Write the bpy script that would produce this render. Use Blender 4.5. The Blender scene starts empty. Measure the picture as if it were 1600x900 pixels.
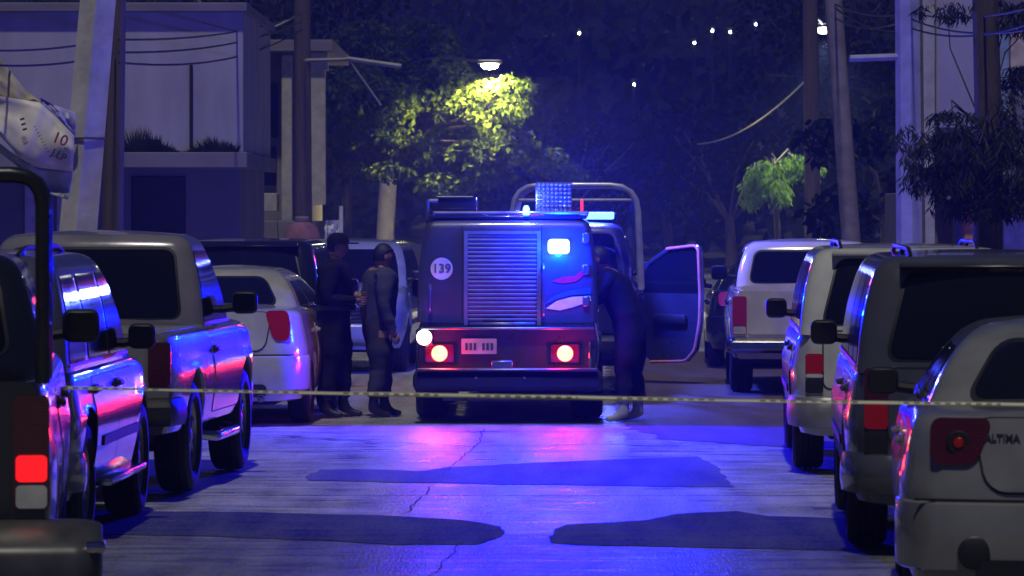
import bpy, bmesh, math, random
from mathutils import Vector, Matrix, noise
R = math.radians
random.seed(7)
scene = bpy.context.scene
COL = scene.collection

# ------------------------------------------------------------------ camera
F_PX, CAM_H, HOR = 6800.0, 2.0, 330.0       # focal length in px of the 1600 px photo, eye height, horizon row
cam_d = bpy.data.cameras.new('camera')
cam_d.sensor_width = 36.0
cam_d.lens = F_PX / 1600.0 * 36.0
cam_d.shift_y = -(450.0 - HOR) / 1600.0
cam_d.dof.use_dof = True; cam_d.dof.focus_distance = 41.0; cam_d.dof.aperture_fstop = 9.0
cam_d.clip_start = 0.5
cam_d.clip_end = 2500.0
cam = bpy.data.objects.new('camera', cam_d)
cam.location = (0, 0, CAM_H)
cam.rotation_euler = (R(90), 0, 0)
COL.objects.link(cam)
scene.camera = cam

# ------------------------------------------------------------------ world, sun, exposure
SUN_EL, SUN_AZ = 68.0, 184.0                # light comes from behind and to the left of the camera
w = bpy.data.worlds.new('World'); scene.world = w; w.use_nodes = True
wn = w.node_tree.nodes; wl = w.node_tree.links
bg = wn['Background']
sky = wn.new('ShaderNodeTexSky'); sky.sky_type = 'NISHITA'; sky.sun_disc = False
sky.sun_elevation = R(SUN_EL); sky.sun_rotation = R(SUN_AZ)
tint = wn.new('ShaderNodeMix'); tint.data_type = 'RGBA'; tint.blend_type = 'MULTIPLY'
tint.inputs['Factor'].default_value = 1.0
wl.new(sky.outputs['Color'], tint.inputs['A'])
tint.inputs['B'].default_value = (0.23, 0.27, 1.0, 1)
wl.new(tint.outputs['Result'], bg.inputs['Color'])
bg.inputs['Strength'].default_value = 0.0095
sun_d = bpy.data.lights.new('sun', 'SUN')
sun_d.energy = 1.15; sun_d.angle = R(2.0); sun_d.color = (1.0, 0.96, 0.78)
sun = bpy.data.objects.new('sun', sun_d)
_az = R(SUN_AZ)
_dir = Vector((math.sin(_az) * math.cos(R(SUN_EL)), math.cos(_az) * math.cos(R(SUN_EL)), math.sin(R(SUN_EL))))
sun.rotation_euler = (-_dir).to_track_quat('-Z', 'Y').to_euler()
COL.objects.link(sun)
scene.view_settings.view_transform = 'Standard'
scene.view_settings.look = 'None'
scene.view_settings.gamma = 1.0
scene.view_settings.exposure = 0.32
scene.render.engine = 'CYCLES'
scene.cycles.use_denoising = True
scene.cycles.max_bounces = 6
scene.cycles.volume_bounces = 0
scene.cycles.volume_step_rate = 4.0
scene.cycles.sample_clamp_indirect = 4.0

# ------------------------------------------------------------------ helpers
def P(px, py, d):
    """a photo pixel at a known distance -> a place"""
    s = d / F_PX
    return Vector(((px - 800.0) * s, d, CAM_H - (py - HOR) * s))
def PX(px, d): return (px - 800.0) * d / F_PX
def PZ(py, d): return CAM_H - (py - HOR) * d / F_PX
def lerp(a, b, t): return a + (b - a) * t
def clamp(x, a=0.0, b=1.0): return max(a, min(b, x))
def kerbL(d): return -4.15 + 0.025 * (d - 35)
def kerbR(d): return 4.15 + 0.025 * (d - 35)

class MB:
    """collects vertices and faces for ONE mesh"""
    def __init__(s): s.v = []; s.f = []
    def add(s, vs, fs):
        o = len(s.v); s.v += [tuple(p) for p in vs]; s.f += [tuple(i + o for i in f) for f in fs]; return s
    def box(s, c, d, rot=None, taper=1.0):
        x, y, z = d[0] / 2, d[1] / 2, d[2] / 2
        vs = []
        for sz in (-1, 1):
            k = taper if sz > 0 else 1.0
            for sx, sy in ((-1, -1), (1, -1), (1, 1), (-1, 1)):
                vs.append(Vector((sx * x * k, sy * y * k, sz * z)))
        if rot is not None: vs = [rot @ p for p in vs]
        c = Vector(c)
        return s.add([c + p for p in vs], [(3, 2, 1, 0), (4, 5, 6, 7), (0, 1, 5, 4), (1, 2, 6, 5), (2, 3, 7, 6), (3, 0, 4, 7)])
    def rbox(s, c, d, bev=0.02, seg=2, rot=None):
        bm = bmesh.new(); bmesh.ops.create_cube(bm, size=1.0)
        for v in bm.verts: v.co = Vector((v.co.x * d[0], v.co.y * d[1], v.co.z * d[2]))
        bmesh.ops.bevel(bm, geom=list(bm.edges), offset=min(bev, min(d) * 0.48), segments=seg, profile=0.5, affect='EDGES')
        bm.verts.index_update()
        vs = [v.co.copy() for v in bm.verts]; fs = [[v.index for v in f.verts] for f in bm.faces]; bm.free()
        if rot is not None: vs = [rot @ p for p in vs]
        c = Vector(c)
        return s.add([c + p for p in vs], fs)
    def tube(s, pts, r, n=8, fillet=0.0, closed=False, r1=None):
        pts = [Vector(p) for p in pts]
        if fillet > 0:
            out = []; N = len(pts)
            rng = range(N) if closed else range(1, N - 1)
            if not closed: out.append(pts[0])
            for i in rng:
                a, b, c = pts[i - 1], pts[i], pts[(i + 1) % N]
                f = min(fillet, (a - b).length * .45, (c - b).length * .45)
                p0 = b + (a - b).normalized() * f; p1 = b + (c - b).normalized() * f
                for k in range(5):
                    t = k / 4; out.append((1 - t) ** 2 * p0 + 2 * t * (1 - t) * b + t * t * p1)
            if not closed: out.append(pts[-1])
            pts = out
        N = len(pts); vs = []; up = None
        for i, p in enumerate(pts):
            if closed: tg = (pts[(i + 1) % N] - pts[i - 1])
            else: tg = pts[min(i + 1, N - 1)] - pts[max(i - 1, 0)]
            tg = tg.normalized() if tg.length > 1e-9 else Vector((0, 0, 1))
            if up is None:
                up = Vector((0, 0, 1)) if abs(tg.z) < .9 else Vector((1, 0, 0))
            u = tg.cross(up)
            u = u.normalized() if u.length > 1e-6 else tg.orthogonal().normalized()
            up = u.cross(tg)
            rr = r if r1 is None else lerp(r, r1, i / max(1, N - 1))
            for k in range(n):
                a = 2 * math.pi * k / n
                vs.append(p + u * math.cos(a) * rr + up * math.sin(a) * rr)
        fs = []
        M = N if closed else N - 1
        for i in range(M):
            j = (i + 1) % N
            for k in range(n):
                fs.append((i * n + k, i * n + (k + 1) % n, j * n + (k + 1) % n, j * n + k))
        if not closed:
            fs.append(tuple(range(n))); fs.append(tuple((N - 1) * n + k for k in range(n))[::-1])
        return s.add(vs, fs)
    def lathe(s, prof, n=24, axis='x', c=(0, 0, 0), cap=True):
        vs = []; fs = []; c = Vector(c)
        for (h, r) in prof:
            for k in range(n):
                a = 2 * math.pi * k / n; ca, sa = math.cos(a) * r, math.sin(a) * r
                p = {'x': (h, ca, sa), 'y': (ca, h, sa), 'z': (ca, sa, h)}[axis]
                vs.append(c + Vector(p))
        for i in range(len(prof) - 1):
            for k in range(n):
                fs.append((i * n + k, i * n + (k + 1) % n, (i + 1) * n + (k + 1) % n, (i + 1) * n + k))
        if cap:
            fs.append(tuple(range(n))[::-1]); fs.append(tuple((len(prof) - 1) * n + k for k in range(n)))
        return s.add(vs, fs)
    def ball(s, c, r, sc=(1, 1, 1), n=12, m=8):
        prof = [(-math.cos(math.pi * i / m), max(1e-4, math.sin(math.pi * i / m))) for i in range(m + 1)]
        t = MB(); t.lathe([(h * r, q * r) for h, q in prof], n, 'z', cap=False)
        c = Vector(c)
        return s.add([c + Vector((p[0] * sc[0], p[1] * sc[1], p[2] * sc[2])) for p in t.v], t.f)
    def patch(s, f, a, b, ra, rb, out, off=.006, thick=.02, na=8, nb=6):
        """solid plate with rounded corners lying on a surface f(a,b); a may be limits that are functions of b"""
        b0, b1 = b; out = Vector(out)
        ts = []
        kb = min(.49, rb / max(1e-6, abs(b1 - b0)))
        for i in range(5): ts.append(kb * (1 - math.cos(math.pi / 2 * i / 4)))
        for i in range(1, nb): ts.append(lerp(kb, 1 - kb, i / nb))
        for i in range(5): ts.append(1 - kb + kb * math.sin(math.pi / 2 * i / 4))
        rows = []
        for t in ts:
            bb = lerp(b0, b1, t)
            a0 = a[0](bb) if callable(a[0]) else a[0]
            a1 = a[1](bb) if callable(a[1]) else a[1]
            ins = 0.0
            if t < kb: q = 1 - t / kb; ins = ra * (1 - math.sqrt(max(0, 1 - q * q)))
            elif t > 1 - kb: q = 1 - (1 - t) / kb; ins = ra * (1 - math.sqrt(max(0, 1 - q * q)))
            row = []
            for j in range(na + 1):
                aa = lerp(a0 + ins, a1 - ins, j / na)
                row.append(Vector(f(aa, bb)))
            rows.append(row)
        n = len(rows); m = na + 1
        vs = [p + out * off for r_ in rows for p in r_]
        fs = [(i * m + j, i * m + j + 1, (i + 1) * m + j + 1, (i + 1) * m + j) for i in range(n - 1) for j in range(na)]
        ring = [j for j in range(m)] + [i * m + na for i in range(1, n)] + [(n - 1) * m + j for j in range(na - 1, -1, -1)] + [i * m for i in range(n - 2, 0, -1)]
        o = len(vs)
        vs += [vs[i] - out * (off + thick) for i in ring]
        K = len(ring)
        fs += [(ring[(k + 1) % K], ring[k], o + k, o + (k + 1) % K) for k in range(K)]
        return s.add(vs, fs)
    def build(s, name, mat, parent=None, smooth=40, recalc=True):
        me = bpy.data.meshes.new(name)
        me.from_pydata(s.v, [], s.f)
        if recalc:
            bm = bmesh.new(); bm.from_mesh(me)
            bmesh.ops.recalc_face_normals(bm, faces=bm.faces); bm.to_mesh(me); bm.free()
        if smooth:
            me.shade_smooth(); me.set_sharp_from_angle(angle=R(smooth))
        me.materials.append(mat)
        return link(name, me, parent)

def link(name, data, parent=None):
    o = bpy.data.objects.new(name, data); COL.objects.link(o)
    if parent is not None: o.parent = parent
    return o
def tag(o, label=None, cat=None, group=None, kind=None):
    if label: o['label'] = label
    if cat: o['category'] = cat
    if group: o['group'] = group
    if kind: o['kind'] = kind
    return o
def thing(name, loc, rz, label, cat, group=None):
    o = link(name, None); o.location = loc; o.rotation_euler = (0, 0, rz)
    return tag(o, label, cat, group)
def text_mesh(txt, size, depth=.002, bold=0.0, shear=0.0):
    cu = bpy.data.curves.new('t', 'FONT'); cu.body = txt; cu.size = size; cu.extrude = depth
    cu.align_x = 'CENTER'; cu.align_y = 'CENTER'; cu.offset = bold; cu.shear = shear; cu.resolution_u = 3
    o = bpy.data.objects.new('t', cu); COL.objects.link(o)
    dg = bpy.context.evaluated_depsgraph_get()
    me = bpy.data.meshes.new_from_object(o.evaluated_get(dg))
    bpy.data.objects.remove(o)
    return me

# ------------------------------------------------------------------ materials
MATS = {}
def base_mat(name):
    m = bpy.data.materials.new(name); m.use_nodes = True
    return m, m.node_tree.nodes, m.node_tree.links, m.node_tree.nodes['Principled BSDF']
def mat(name, col, rough=.5, metal=0.0, coat=0.0, var=.25, scale=6.0, rvar=.12, bump=0.0, bscale=40.0, spec=.5, stretch=None):
    if name in MATS: return MATS[name]
    m, n, l, b = base_mat(name)
    tc = n.new('ShaderNodeTexCoord'); mp = n.new('ShaderNodeMapping')
    l.new(tc.outputs['Object'], mp.inputs['Vector'])
    if stretch: mp.inputs['Scale'].default_value = stretch
    nz = n.new('ShaderNodeTexNoise'); nz.inputs['Scale'].default_value = scale; nz.inputs['Detail'].default_value = 5
    l.new(mp.outputs['Vector'], nz.inputs['Vector'])
    cr = n.new('ShaderNodeValToRGB')
    cr.color_ramp.elements[0].position = .3; cr.color_ramp.elements[1].position = .7
    lo = [c * (1 - var) for c in col]; hi = [min(1, c * (1 + var)) for c in col]
    cr.color_ramp.elements[0].color = (*lo, 1); cr.color_ramp.elements[1].color = (*hi, 1)
    l.new(nz.outputs['Fac'], cr.inputs['Fac']); l.new(cr.outputs['Color'], b.inputs['Base Color'])
    mr = n.new('ShaderNodeMapRange')
    mr.inputs['To Min'].default_value = max(.02, rough - rvar); mr.inputs['To Max'].default_value = min(1, rough + rvar)
    nz2 = n.new('ShaderNodeTexNoise'); nz2.inputs['Scale'].default_value = scale * 2.3; nz2.inputs['Detail'].default_value = 4
    l.new(mp.outputs['Vector'], nz2.inputs['Vector'])
    l.new(nz2.outputs['Fac'], mr.inputs['Value']); l.new(mr.outputs['Result'], b.inputs['Roughness'])
    b.inputs['Metallic'].default_value = metal
    b.inputs['Coat Weight'].default_value = coat; b.inputs['Coat Roughness'].default_value = .045
    b.inputs['Specular IOR Level'].default_value = spec
    if bump:
        bp = n.new('ShaderNodeBump'); bp.inputs['Strength'].default_value = bump; bp.inputs['Distance'].default_value = .02
        nb = n.new('ShaderNodeTexNoise'); nb.inputs['Scale'].default_value = bscale; nb.inputs['Detail'].default_value = 6
        l.new(mp.outputs['Vector'], nb.inputs['Vector'])
        l.new(nb.outputs['Fac'], bp.inputs['Height']); l.new(bp.outputs['Normal'], b.inputs['Normal'])
    MATS[name] = m
    return m
def glow(name, col, strength):
    if name in MATS: return MATS[name]
    m, n, l, b = base_mat(name)
    b.inputs['Base Color'].default_value = (*[min(1, c) for c in col], 1)
    b.inputs['Emission Color'].default_value = (*col, 1); b.inputs['Emission Strength'].default_value = strength
    MATS[name] = m; return m
def leafmat(name, col, trans=.4):
    m = bpy.data.materials.new(name); m.use_nodes = True
    n = m.node_tree.nodes; l = m.node_tree.links; n.clear()
    o = n.new('ShaderNodeOutputMaterial'); mx = n.new('ShaderNodeMixShader'); mx.inputs[0].default_value = trans
    d = n.new('ShaderNodeBsdfDiffuse'); t = n.new('ShaderNodeBsdfTranslucent')
    tc = n.new('ShaderNodeTexCoord'); nz = n.new('ShaderNodeTexNoise'); nz.inputs['Scale'].default_value = 1.6; nz.inputs['Detail'].default_value = 4
    l.new(tc.outputs['Object'], nz.inputs['Vector'])
    cr = n.new('ShaderNodeValToRGB'); cr.color_ramp.elements[0].position = .35; cr.color_ramp.elements[1].position = .65
    cr.color_ramp.elements[0].color = (col[0] * .55, col[1] * .6, col[2] * .6, 1); cr.color_ramp.elements[1].color = (col[0] * 1.35, col[1] * 1.3, col[2], 1)
    l.new(nz.outputs['Fac'], cr.inputs['Fac'])
    l.new(cr.outputs['Color'], d.inputs['Color']); l.new(cr.outputs['Color'], t.inputs['Color'])
    l.new(d.outputs[0], mx.inputs[1]); l.new(t.outputs[0], mx.inputs[2]); l.new(mx.outputs[0], o.inputs['Surface'])
    return m

def paint(name, col, rough=.20, metal=.15):
    return mat('paint_' + name, col, rough, metal, coat=.85, var=.18, scale=3.5, rvar=.10)
M_TYRE = mat('tyre', (.012, .012, .013), .75, bump=.2, bscale=60)
M_RIM = mat('rim', (.28, .28, .29), .35, .8)
M_BLACK = mat('black_plastic', (.012, .012, .014), .45, var=.3)
M_DARKU = mat('underbody', (.008, .008, .009), .8)
M_GLASS = mat('tinted_glass', (.006, .007, .010), .06, 0, var=.1, rvar=.03, scale=2)
M_CHROME = mat('chrome', (.55, .55, .57), .16, 1.0, var=.1)
M_STEEL = mat('steel', (.25, .25, .27), .4, .9)
def lens_mat(name, col):
    m, n, l, b = base_mat(name)
    tc = n.new('ShaderNodeTexCoord')
    wv = n.new('ShaderNodeTexWave'); wv.wave_type = 'BANDS'; wv.bands_direction = 'Z'; wv.inputs['Scale'].default_value = 22; wv.inputs['Distortion'].default_value = .6
    l.new(tc.outputs['Object'], wv.inputs['Vector'])
    vo = n.new('ShaderNodeTexVoronoi'); vo.inputs['Scale'].default_value = 55; l.new(tc.outputs['Object'], vo.inputs['Vector'])
    mx = n.new('ShaderNodeMix'); mx.data_type = 'RGBA'; l.new(wv.outputs['Fac'], mx.inputs['Factor'])
    mx.inputs['A'].default_value = (*[c * .6 for c in col], 1); mx.inputs['B'].default_value = (*col, 1)
    l.new(mx.outputs['Result'], b.inputs['Base Color'])
    bp = n.new('ShaderNodeBump'); bp.inputs['Strength'].default_value = .12; bp.inputs['Distance'].default_value = .01
    l.new(vo.outputs['Distance'], bp.inputs['Height']); l.new(bp.outputs['Normal'], b.inputs['Normal'])
    b.inputs['Roughness'].default_value = .25; b.inputs['Coat Weight'].default_value = .8; b.inputs['Coat Roughness'].default_value = .03
    return m
M_REDL = lens_mat('red_lens', (.50, .008, .006))
M_REDD = lens_mat('dark_red_lens', (.07, .007, .007))
M_WHL = mat('clear_lens', (.45, .45, .46), .12, 0, coat=.6)
M_AMB = mat('amber_lens', (.7, .16, .01), .2)
M_PLATE = mat('plate_white', (.6, .6, .6), .4)
M_PLATE_INK = mat('plate_ink', (.03, .05, .04), .5)
M_TUBE = mat('cage_tube', (.02, .02, .024), .3, .3, coat=.4)
M_TUBEL = mat('cage_tube_pale', (.5, .5, .55), .35, .3, coat=.4)

# ------------------------------------------------------------------ the setting: ground, road, kerbs
def road_mat(name, c0, c1, rlo, rhi, stretch=(.6, 2.2, 1), bump=.35, spec=.5):
    m, n, l, b = base_mat(name); b.inputs['Specular IOR Level'].default_value = spec
    tc = n.new('ShaderNodeTexCoord'); mp = n.new('ShaderNodeMapping'); mp.inputs['Scale'].default_value = stretch
    l.new(tc.outputs['Object'], mp.inputs['Vector'])
    def nz(sc, det=6, rough=.6):
        q = n.new('ShaderNodeTexNoise'); q.inputs['Scale'].default_value = sc; q.inputs['Detail'].default_value = det
        q.inputs['Roughness'].default_value = rough; l.new(mp.outputs['Vector'], q.inputs['Vector']); return q
    big, mid, fine = nz(.45), nz(2.2), nz(26, 8, .7)
    mp2 = n.new('ShaderNodeMapping'); mp2.inputs['Scale'].default_value = (1.5, .17, 1); l.new(tc.outputs['Object'], mp2.inputs['Vector'])
    gr = n.new('ShaderNodeTexNoise'); gr.inputs['Scale'].default_value = 30; gr.inputs['Detail'].default_value = 3; gr.inputs['Roughness'].default_value = .8; l.new(mp2.outputs['Vector'], gr.inputs['Vector'])
    mo = n.new('ShaderNodeTexNoise'); mo.inputs['Scale'].default_value = 2.4; mo.inputs['Detail'].default_value = 4; l.new(mp2.outputs['Vector'], mo.inputs['Vector'])
    add = n.new('ShaderNodeMath'); add.operation = 'ADD'
    l.new(mo.outputs['Fac'], add.inputs[0]); l.new(mid.outputs['Fac'], add.inputs[1])
    mul = n.new('ShaderNodeMath'); mul.operation = 'MULTIPLY_ADD'; mul.inputs[1].default_value = .9; 
    l.new(gr.outputs['Fac'], mul.inputs[0]); l.new(add.outputs[0], mul.inputs[2])
    cr = n.new('ShaderNodeValToRGB'); cr.color_ramp.elements[0].position = .56; cr.color_ramp.elements[1].position = .88
    sc_ = n.new('ShaderNodeMath'); sc_.operation = 'MULTIPLY'; sc_.inputs[1].default_value = .5
    l.new(mul.outputs[0], sc_.inputs[0]); l.new(sc_.outputs[0], cr.inputs['Fac'])
    cr.color_ramp.elements[0].color = (*c0, 1); cr.color_ramp.elements[1].color = (*c1, 1)
    l.new(cr.outputs['Color'], b.inputs['Base Color'])
    mr = n.new('ShaderNodeMapRange'); mr.inputs['From Min'].default_value = .35; mr.inputs['From Max'].default_value = .65
    mr.inputs['To Min'].default_value = rlo; mr.inputs['To Max'].default_value = rhi
    l.new(mid.outputs['Fac'], mr.inputs['Value']); l.new(mr.outputs['Result'], b.inputs['Roughness'])
    bp = n.new('ShaderNodeBump'); bp.inputs['Strength'].default_value = bump; bp.inputs['Distance'].default_value = .012
    fm = n.new('ShaderNodeMath'); fm.operation = 'ADD'
    l.new(gr.outputs['Fac'], fm.inputs[0]); l.new(mid.outputs['Fac'], fm.inputs[1])
    l.new(fm.outputs[0], bp.inputs['Height']); l.new(bp.outputs['Normal'], b.inputs['Normal'])
    return m
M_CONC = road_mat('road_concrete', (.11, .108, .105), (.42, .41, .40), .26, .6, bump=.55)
M_CONC2 = road_mat('road_concrete_dark', (.045, .045, .047), (.19, .19, .195), .28, .62, bump=.55)
M_ASPH = road_mat('asphalt_patch', (.012, .014, .011), (.075, .078, .066), .8, .95, spec=.10)
M_ASPH2 = road_mat('asphalt_patch_worn', (.03, .032, .03), (.13, .13, .12), .6, .9, spec=.25)
M_DIRT = road_mat('dusty_asphalt', (.05, .036, .028), (.12, .085, .062), .6, .85)
M_WALK = road_mat('walk_concrete', (.13, .12, .11), (.25, .23, .2), .6, .85)
M_GROUND = mat('soil', (.05, .042, .03), .9, scale=.3, bump=.4, bscale=3)

def sheet(name, outline, z, m, h=None):
    mb = MB(); n = len(outline)
    if h: # a slab with sides
        mb.add([(x, y, z) for x, y in outline] + [(x, y, z - h) for x, y in outline],
               [tuple(range(n))] + [(i, (i + 1) % n, n + (i + 1) % n, n + i) for i in range(n)])
    else: mb.add([(x, y, z) for x, y in outline], [tuple(range(n))])
    o = mb.build(name, m, smooth=0); tag(o, kind='structure'); return o
def wob(pts, amp, step=.10):
    out = []; N = len(pts)
    for i in range(N):
        a = Vector((*pts[i], 0)); b = Vector((*pts[(i + 1) % N], 0)); k = max(1, int((b - a).length / step))
        for j in range(k):
            p = a.lerp(b, j / k); q = noise.noise_vector(p * 2.1 + Vector((3.3, 1.7, .4)))
            q2 = noise.noise_vector(p * 7.3); out.append((p.x + (q.x + .5 * q2.x) * amp * 1.5, p.y + (q.y + .5 * q2.y) * amp * 3.0))
    return out
sheet('ground', [(-400, -60), (400, -60), (400, 700), (-400, 700)], -.012, M_GROUND)
sheet('road', [(kerbL(-20), -20), (kerbR(-20), -20), (kerbR(175), 175), (kerbL(175), 175)], 0.0, M_CONC)
# darker concrete of the near lane, the trench patch across the road and the wide patch further on
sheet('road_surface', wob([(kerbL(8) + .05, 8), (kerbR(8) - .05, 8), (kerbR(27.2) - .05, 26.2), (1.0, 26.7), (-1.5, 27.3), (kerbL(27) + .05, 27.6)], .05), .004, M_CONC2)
def G(pts):
    out = []
    for px, py in pts: d = CAM_H * F_PX / (py - HOR); out.append((PX(px, d), d))
    return out
sheet('road_patch', wob(G([(60, 799), (400, 802), (600, 807), (720, 814), (785, 824), (791, 840), (745, 852), (620, 853), (500, 846), (300, 839), (60, 835)]), .025), .008, M_ASPH)
sheet('road_patch', wob(G([(882, 822), (1000, 815), (1060, 805), (1150, 800), (1200, 808), (1320, 812), (1420, 818), (1420, 862), (1150, 858), (900, 853), (856, 849), (863, 832)]), .025), .008, M_ASPH)
sheet('road_patch', wob(G([(474, 746), (500, 734), (560, 733), (650, 737), (700, 731), (850, 723), (1000, 717), (1090, 714), (1116, 726), (1146, 762), (1000, 760), (700, 756), (480, 751)]), .025), .004, M_ASPH2)
sheet('road_patch', wob([(.98, 41.4), (1.3, 38.2), (2.2, 37.0), (3.6, 36.0), (4.3, 44.0), (4.5, 62.0), (1.3, 62.0), (1.1, 47.0)], .07), .004, M_DIRT)
def crack(pts, wd):
    mb = MB(); L = []; Rr = []
    pts = [Vector((*p, 0)) for p in pts]; dense = []
    for a, b in zip(pts, pts[1:]):
        k = max(2, int((b - a).length / .12))
        for j in range(k):
            p = a.lerp(b, j / k); q = noise.noise_vector(p * 3.0); dense.append(Vector((p.x + q.x * .035, p.y + q.y * .10, 0)))
    for i, p in enumerate(dense):
        t = dense[min(i + 1, len(dense) - 1)] - dense[max(i - 1, 0)]; nrm = Vector((-t.y, t.x, 0)).normalized()
        ww = wd * (.5 + .9 * abs(noise.noise(p * 4))); L.append(p + nrm * ww); Rr.append(p - nrm * ww)
    n = len(dense)
    mb.add([(p.x, p.y, .0105) for p in L + Rr], [(i, i + 1, n + i + 1, n + i) for i in range(n - 1)])
    tag(mb.build('road_crack', M_ASPH, smooth=0), kind='structure')
crack([(-.72, 28.6), (-.62, 30.5), (-.56, 31.8)], .006)
crack([(-.5, 33.4), (-.42, 35.0), (-.30, 37.2), (-.25, 40)], .007)
crack([(-.55, 22), (-.42, 24), (-.3, 26.3)], .005)
crack([(-2.0, 38.6), (-1.2, 37.6), (-.35, 36.9), (1.5, 37.4), (2.2, 37.0)], .03)
# concrete slab joints across the road
for yy in (30.6, 36.2, 39.4):
    mb = MB(); n = 40; a = []
    for i in range(n + 1):
        x = lerp(kerbL(yy) + .1, kerbR(yy) - .1, i / n); a.append((x, yy + .02 * noise.noise((x * 1.5, yy, 0))))
    mb.add([(x, y - .012, .0025) for x, y in a] + [(x, y + .012, .0025) for x, y in a], [(i, i + 1, n + 2 + i, n + 1 + i) for i in range(n)])
    tag(mb.build('road_joint', M_ASPH, smooth=0), kind='structure')
# pavements with kerbs
M_KERB = mat('kerb_stone', (.30, .29, .27), .8, scale=5, bump=.3)
def slab(name, x0f, x1f, y0, y1, z, m):
    sheet(name, [(x0f(y0), y0), (x1f(y0), y0), (x1f(y1), y1), (x0f(y1), y1)], z, m, h=z + .01)
slab('pavement', lambda d: kerbL(d) - 2.2, lambda d: kerbL(d) - .15, -20, 175, .13, M_WALK)
slab('pavement', lambda d: kerbR(d) + .15, lambda d: kerbR(d) + 2.2, -20, 175, .13, M_WALK)
slab('kerb', lambda d: kerbL(d) - .15, lambda d: kerbL(d), -20, 175, .14, M_KERB)
slab('kerb', lambda d: kerbR(d), lambda d: kerbR(d) + .15, -20, 175, .14, M_KERB)
# the wooded hillside that closes the street
M_HILL = mat('hillside_soil', (.035, .034, .022), .95, scale=.15, bump=.6, bscale=.8)
def hill_z(x, y):
    h = .105 * max(0, y - 135) + 1.6 * noise.noise((x * .03, y * .03, 0)) * clamp((y - 135) / 60)
    return h
mb = MB(); NX, NY = 50, 60
for j in range(NY + 1):
    for i in range(NX + 1):
        x = lerp(-150, 150, i / NX); y = lerp(134, 480, j / NY); mb.v.append((x, y, hill_z(x, y) - .3 if y < 140 else hill_z(x, y)))
for j in range(NY):
    for i in range(NX):
        a = j * (NX + 1) + i; mb.f.append((a, a + 1, a + NX + 2, a + NX + 1))
tag(mb.build('hill', M_HILL), kind='structure')

# ------------------------------------------------------------------ vehicles
def wheel(root, x, y, r, wd, side, mr=None):
    """a tyre with a rim as its child"""
    mb = MB(); h = wd / 2
    prof = [(-h * .75, r * .62), (-h, r * .72), (-h * .98, r * .88), (-h * .8, r * .965), (-h * .45, r * .995), (-h * .42, r * .975), (-h * .3, r * .975), (-h * .27, r),
            (-h * .05, r), (-h * .03, r * .975), (h * .03, r * .975), (h * .05, r), (h * .27, r), (h * .3, r * .975), (h * .42, r * .975), (h * .45, r * .995), (h * .8, r * .965), (h * .98, r * .88), (h, r * .72), (h * .75, r * .62)]
    mb.lathe(prof, 36, 'x', cap=False)
    t = mb.build('wheel', M_TYRE, root); t.location = (x, y, r)
    rb = MB(); q = r * .63
    rb.lathe([(-h * .7, q), (h * .72, q), (h * .78, q * .96), (h * .6, q * .9), (h * .3, q * .86), (h * .28, .01)], 28, 'x', cap=False)
    for k in range(6):
        a = 2 * math.pi * k / 6
        rot = Matrix.Rotation(a, 3, 'X')
        rb.rbox(rot @ Vector((h * .5, 0, q * .52)), (h * .35, q * .22, q * .84), .012, 1, rot)
    rb.lathe([(h * .4, q * .2), (h * .75, q * .19), (h * .8, q * .1), (h * .8, .002)], 16, 'x', cap=False)
    o = rb.build('rim', mr or M_RIM, t)
    if side < 0: o.scale = (-1, 1, 1)
    return t

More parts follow.
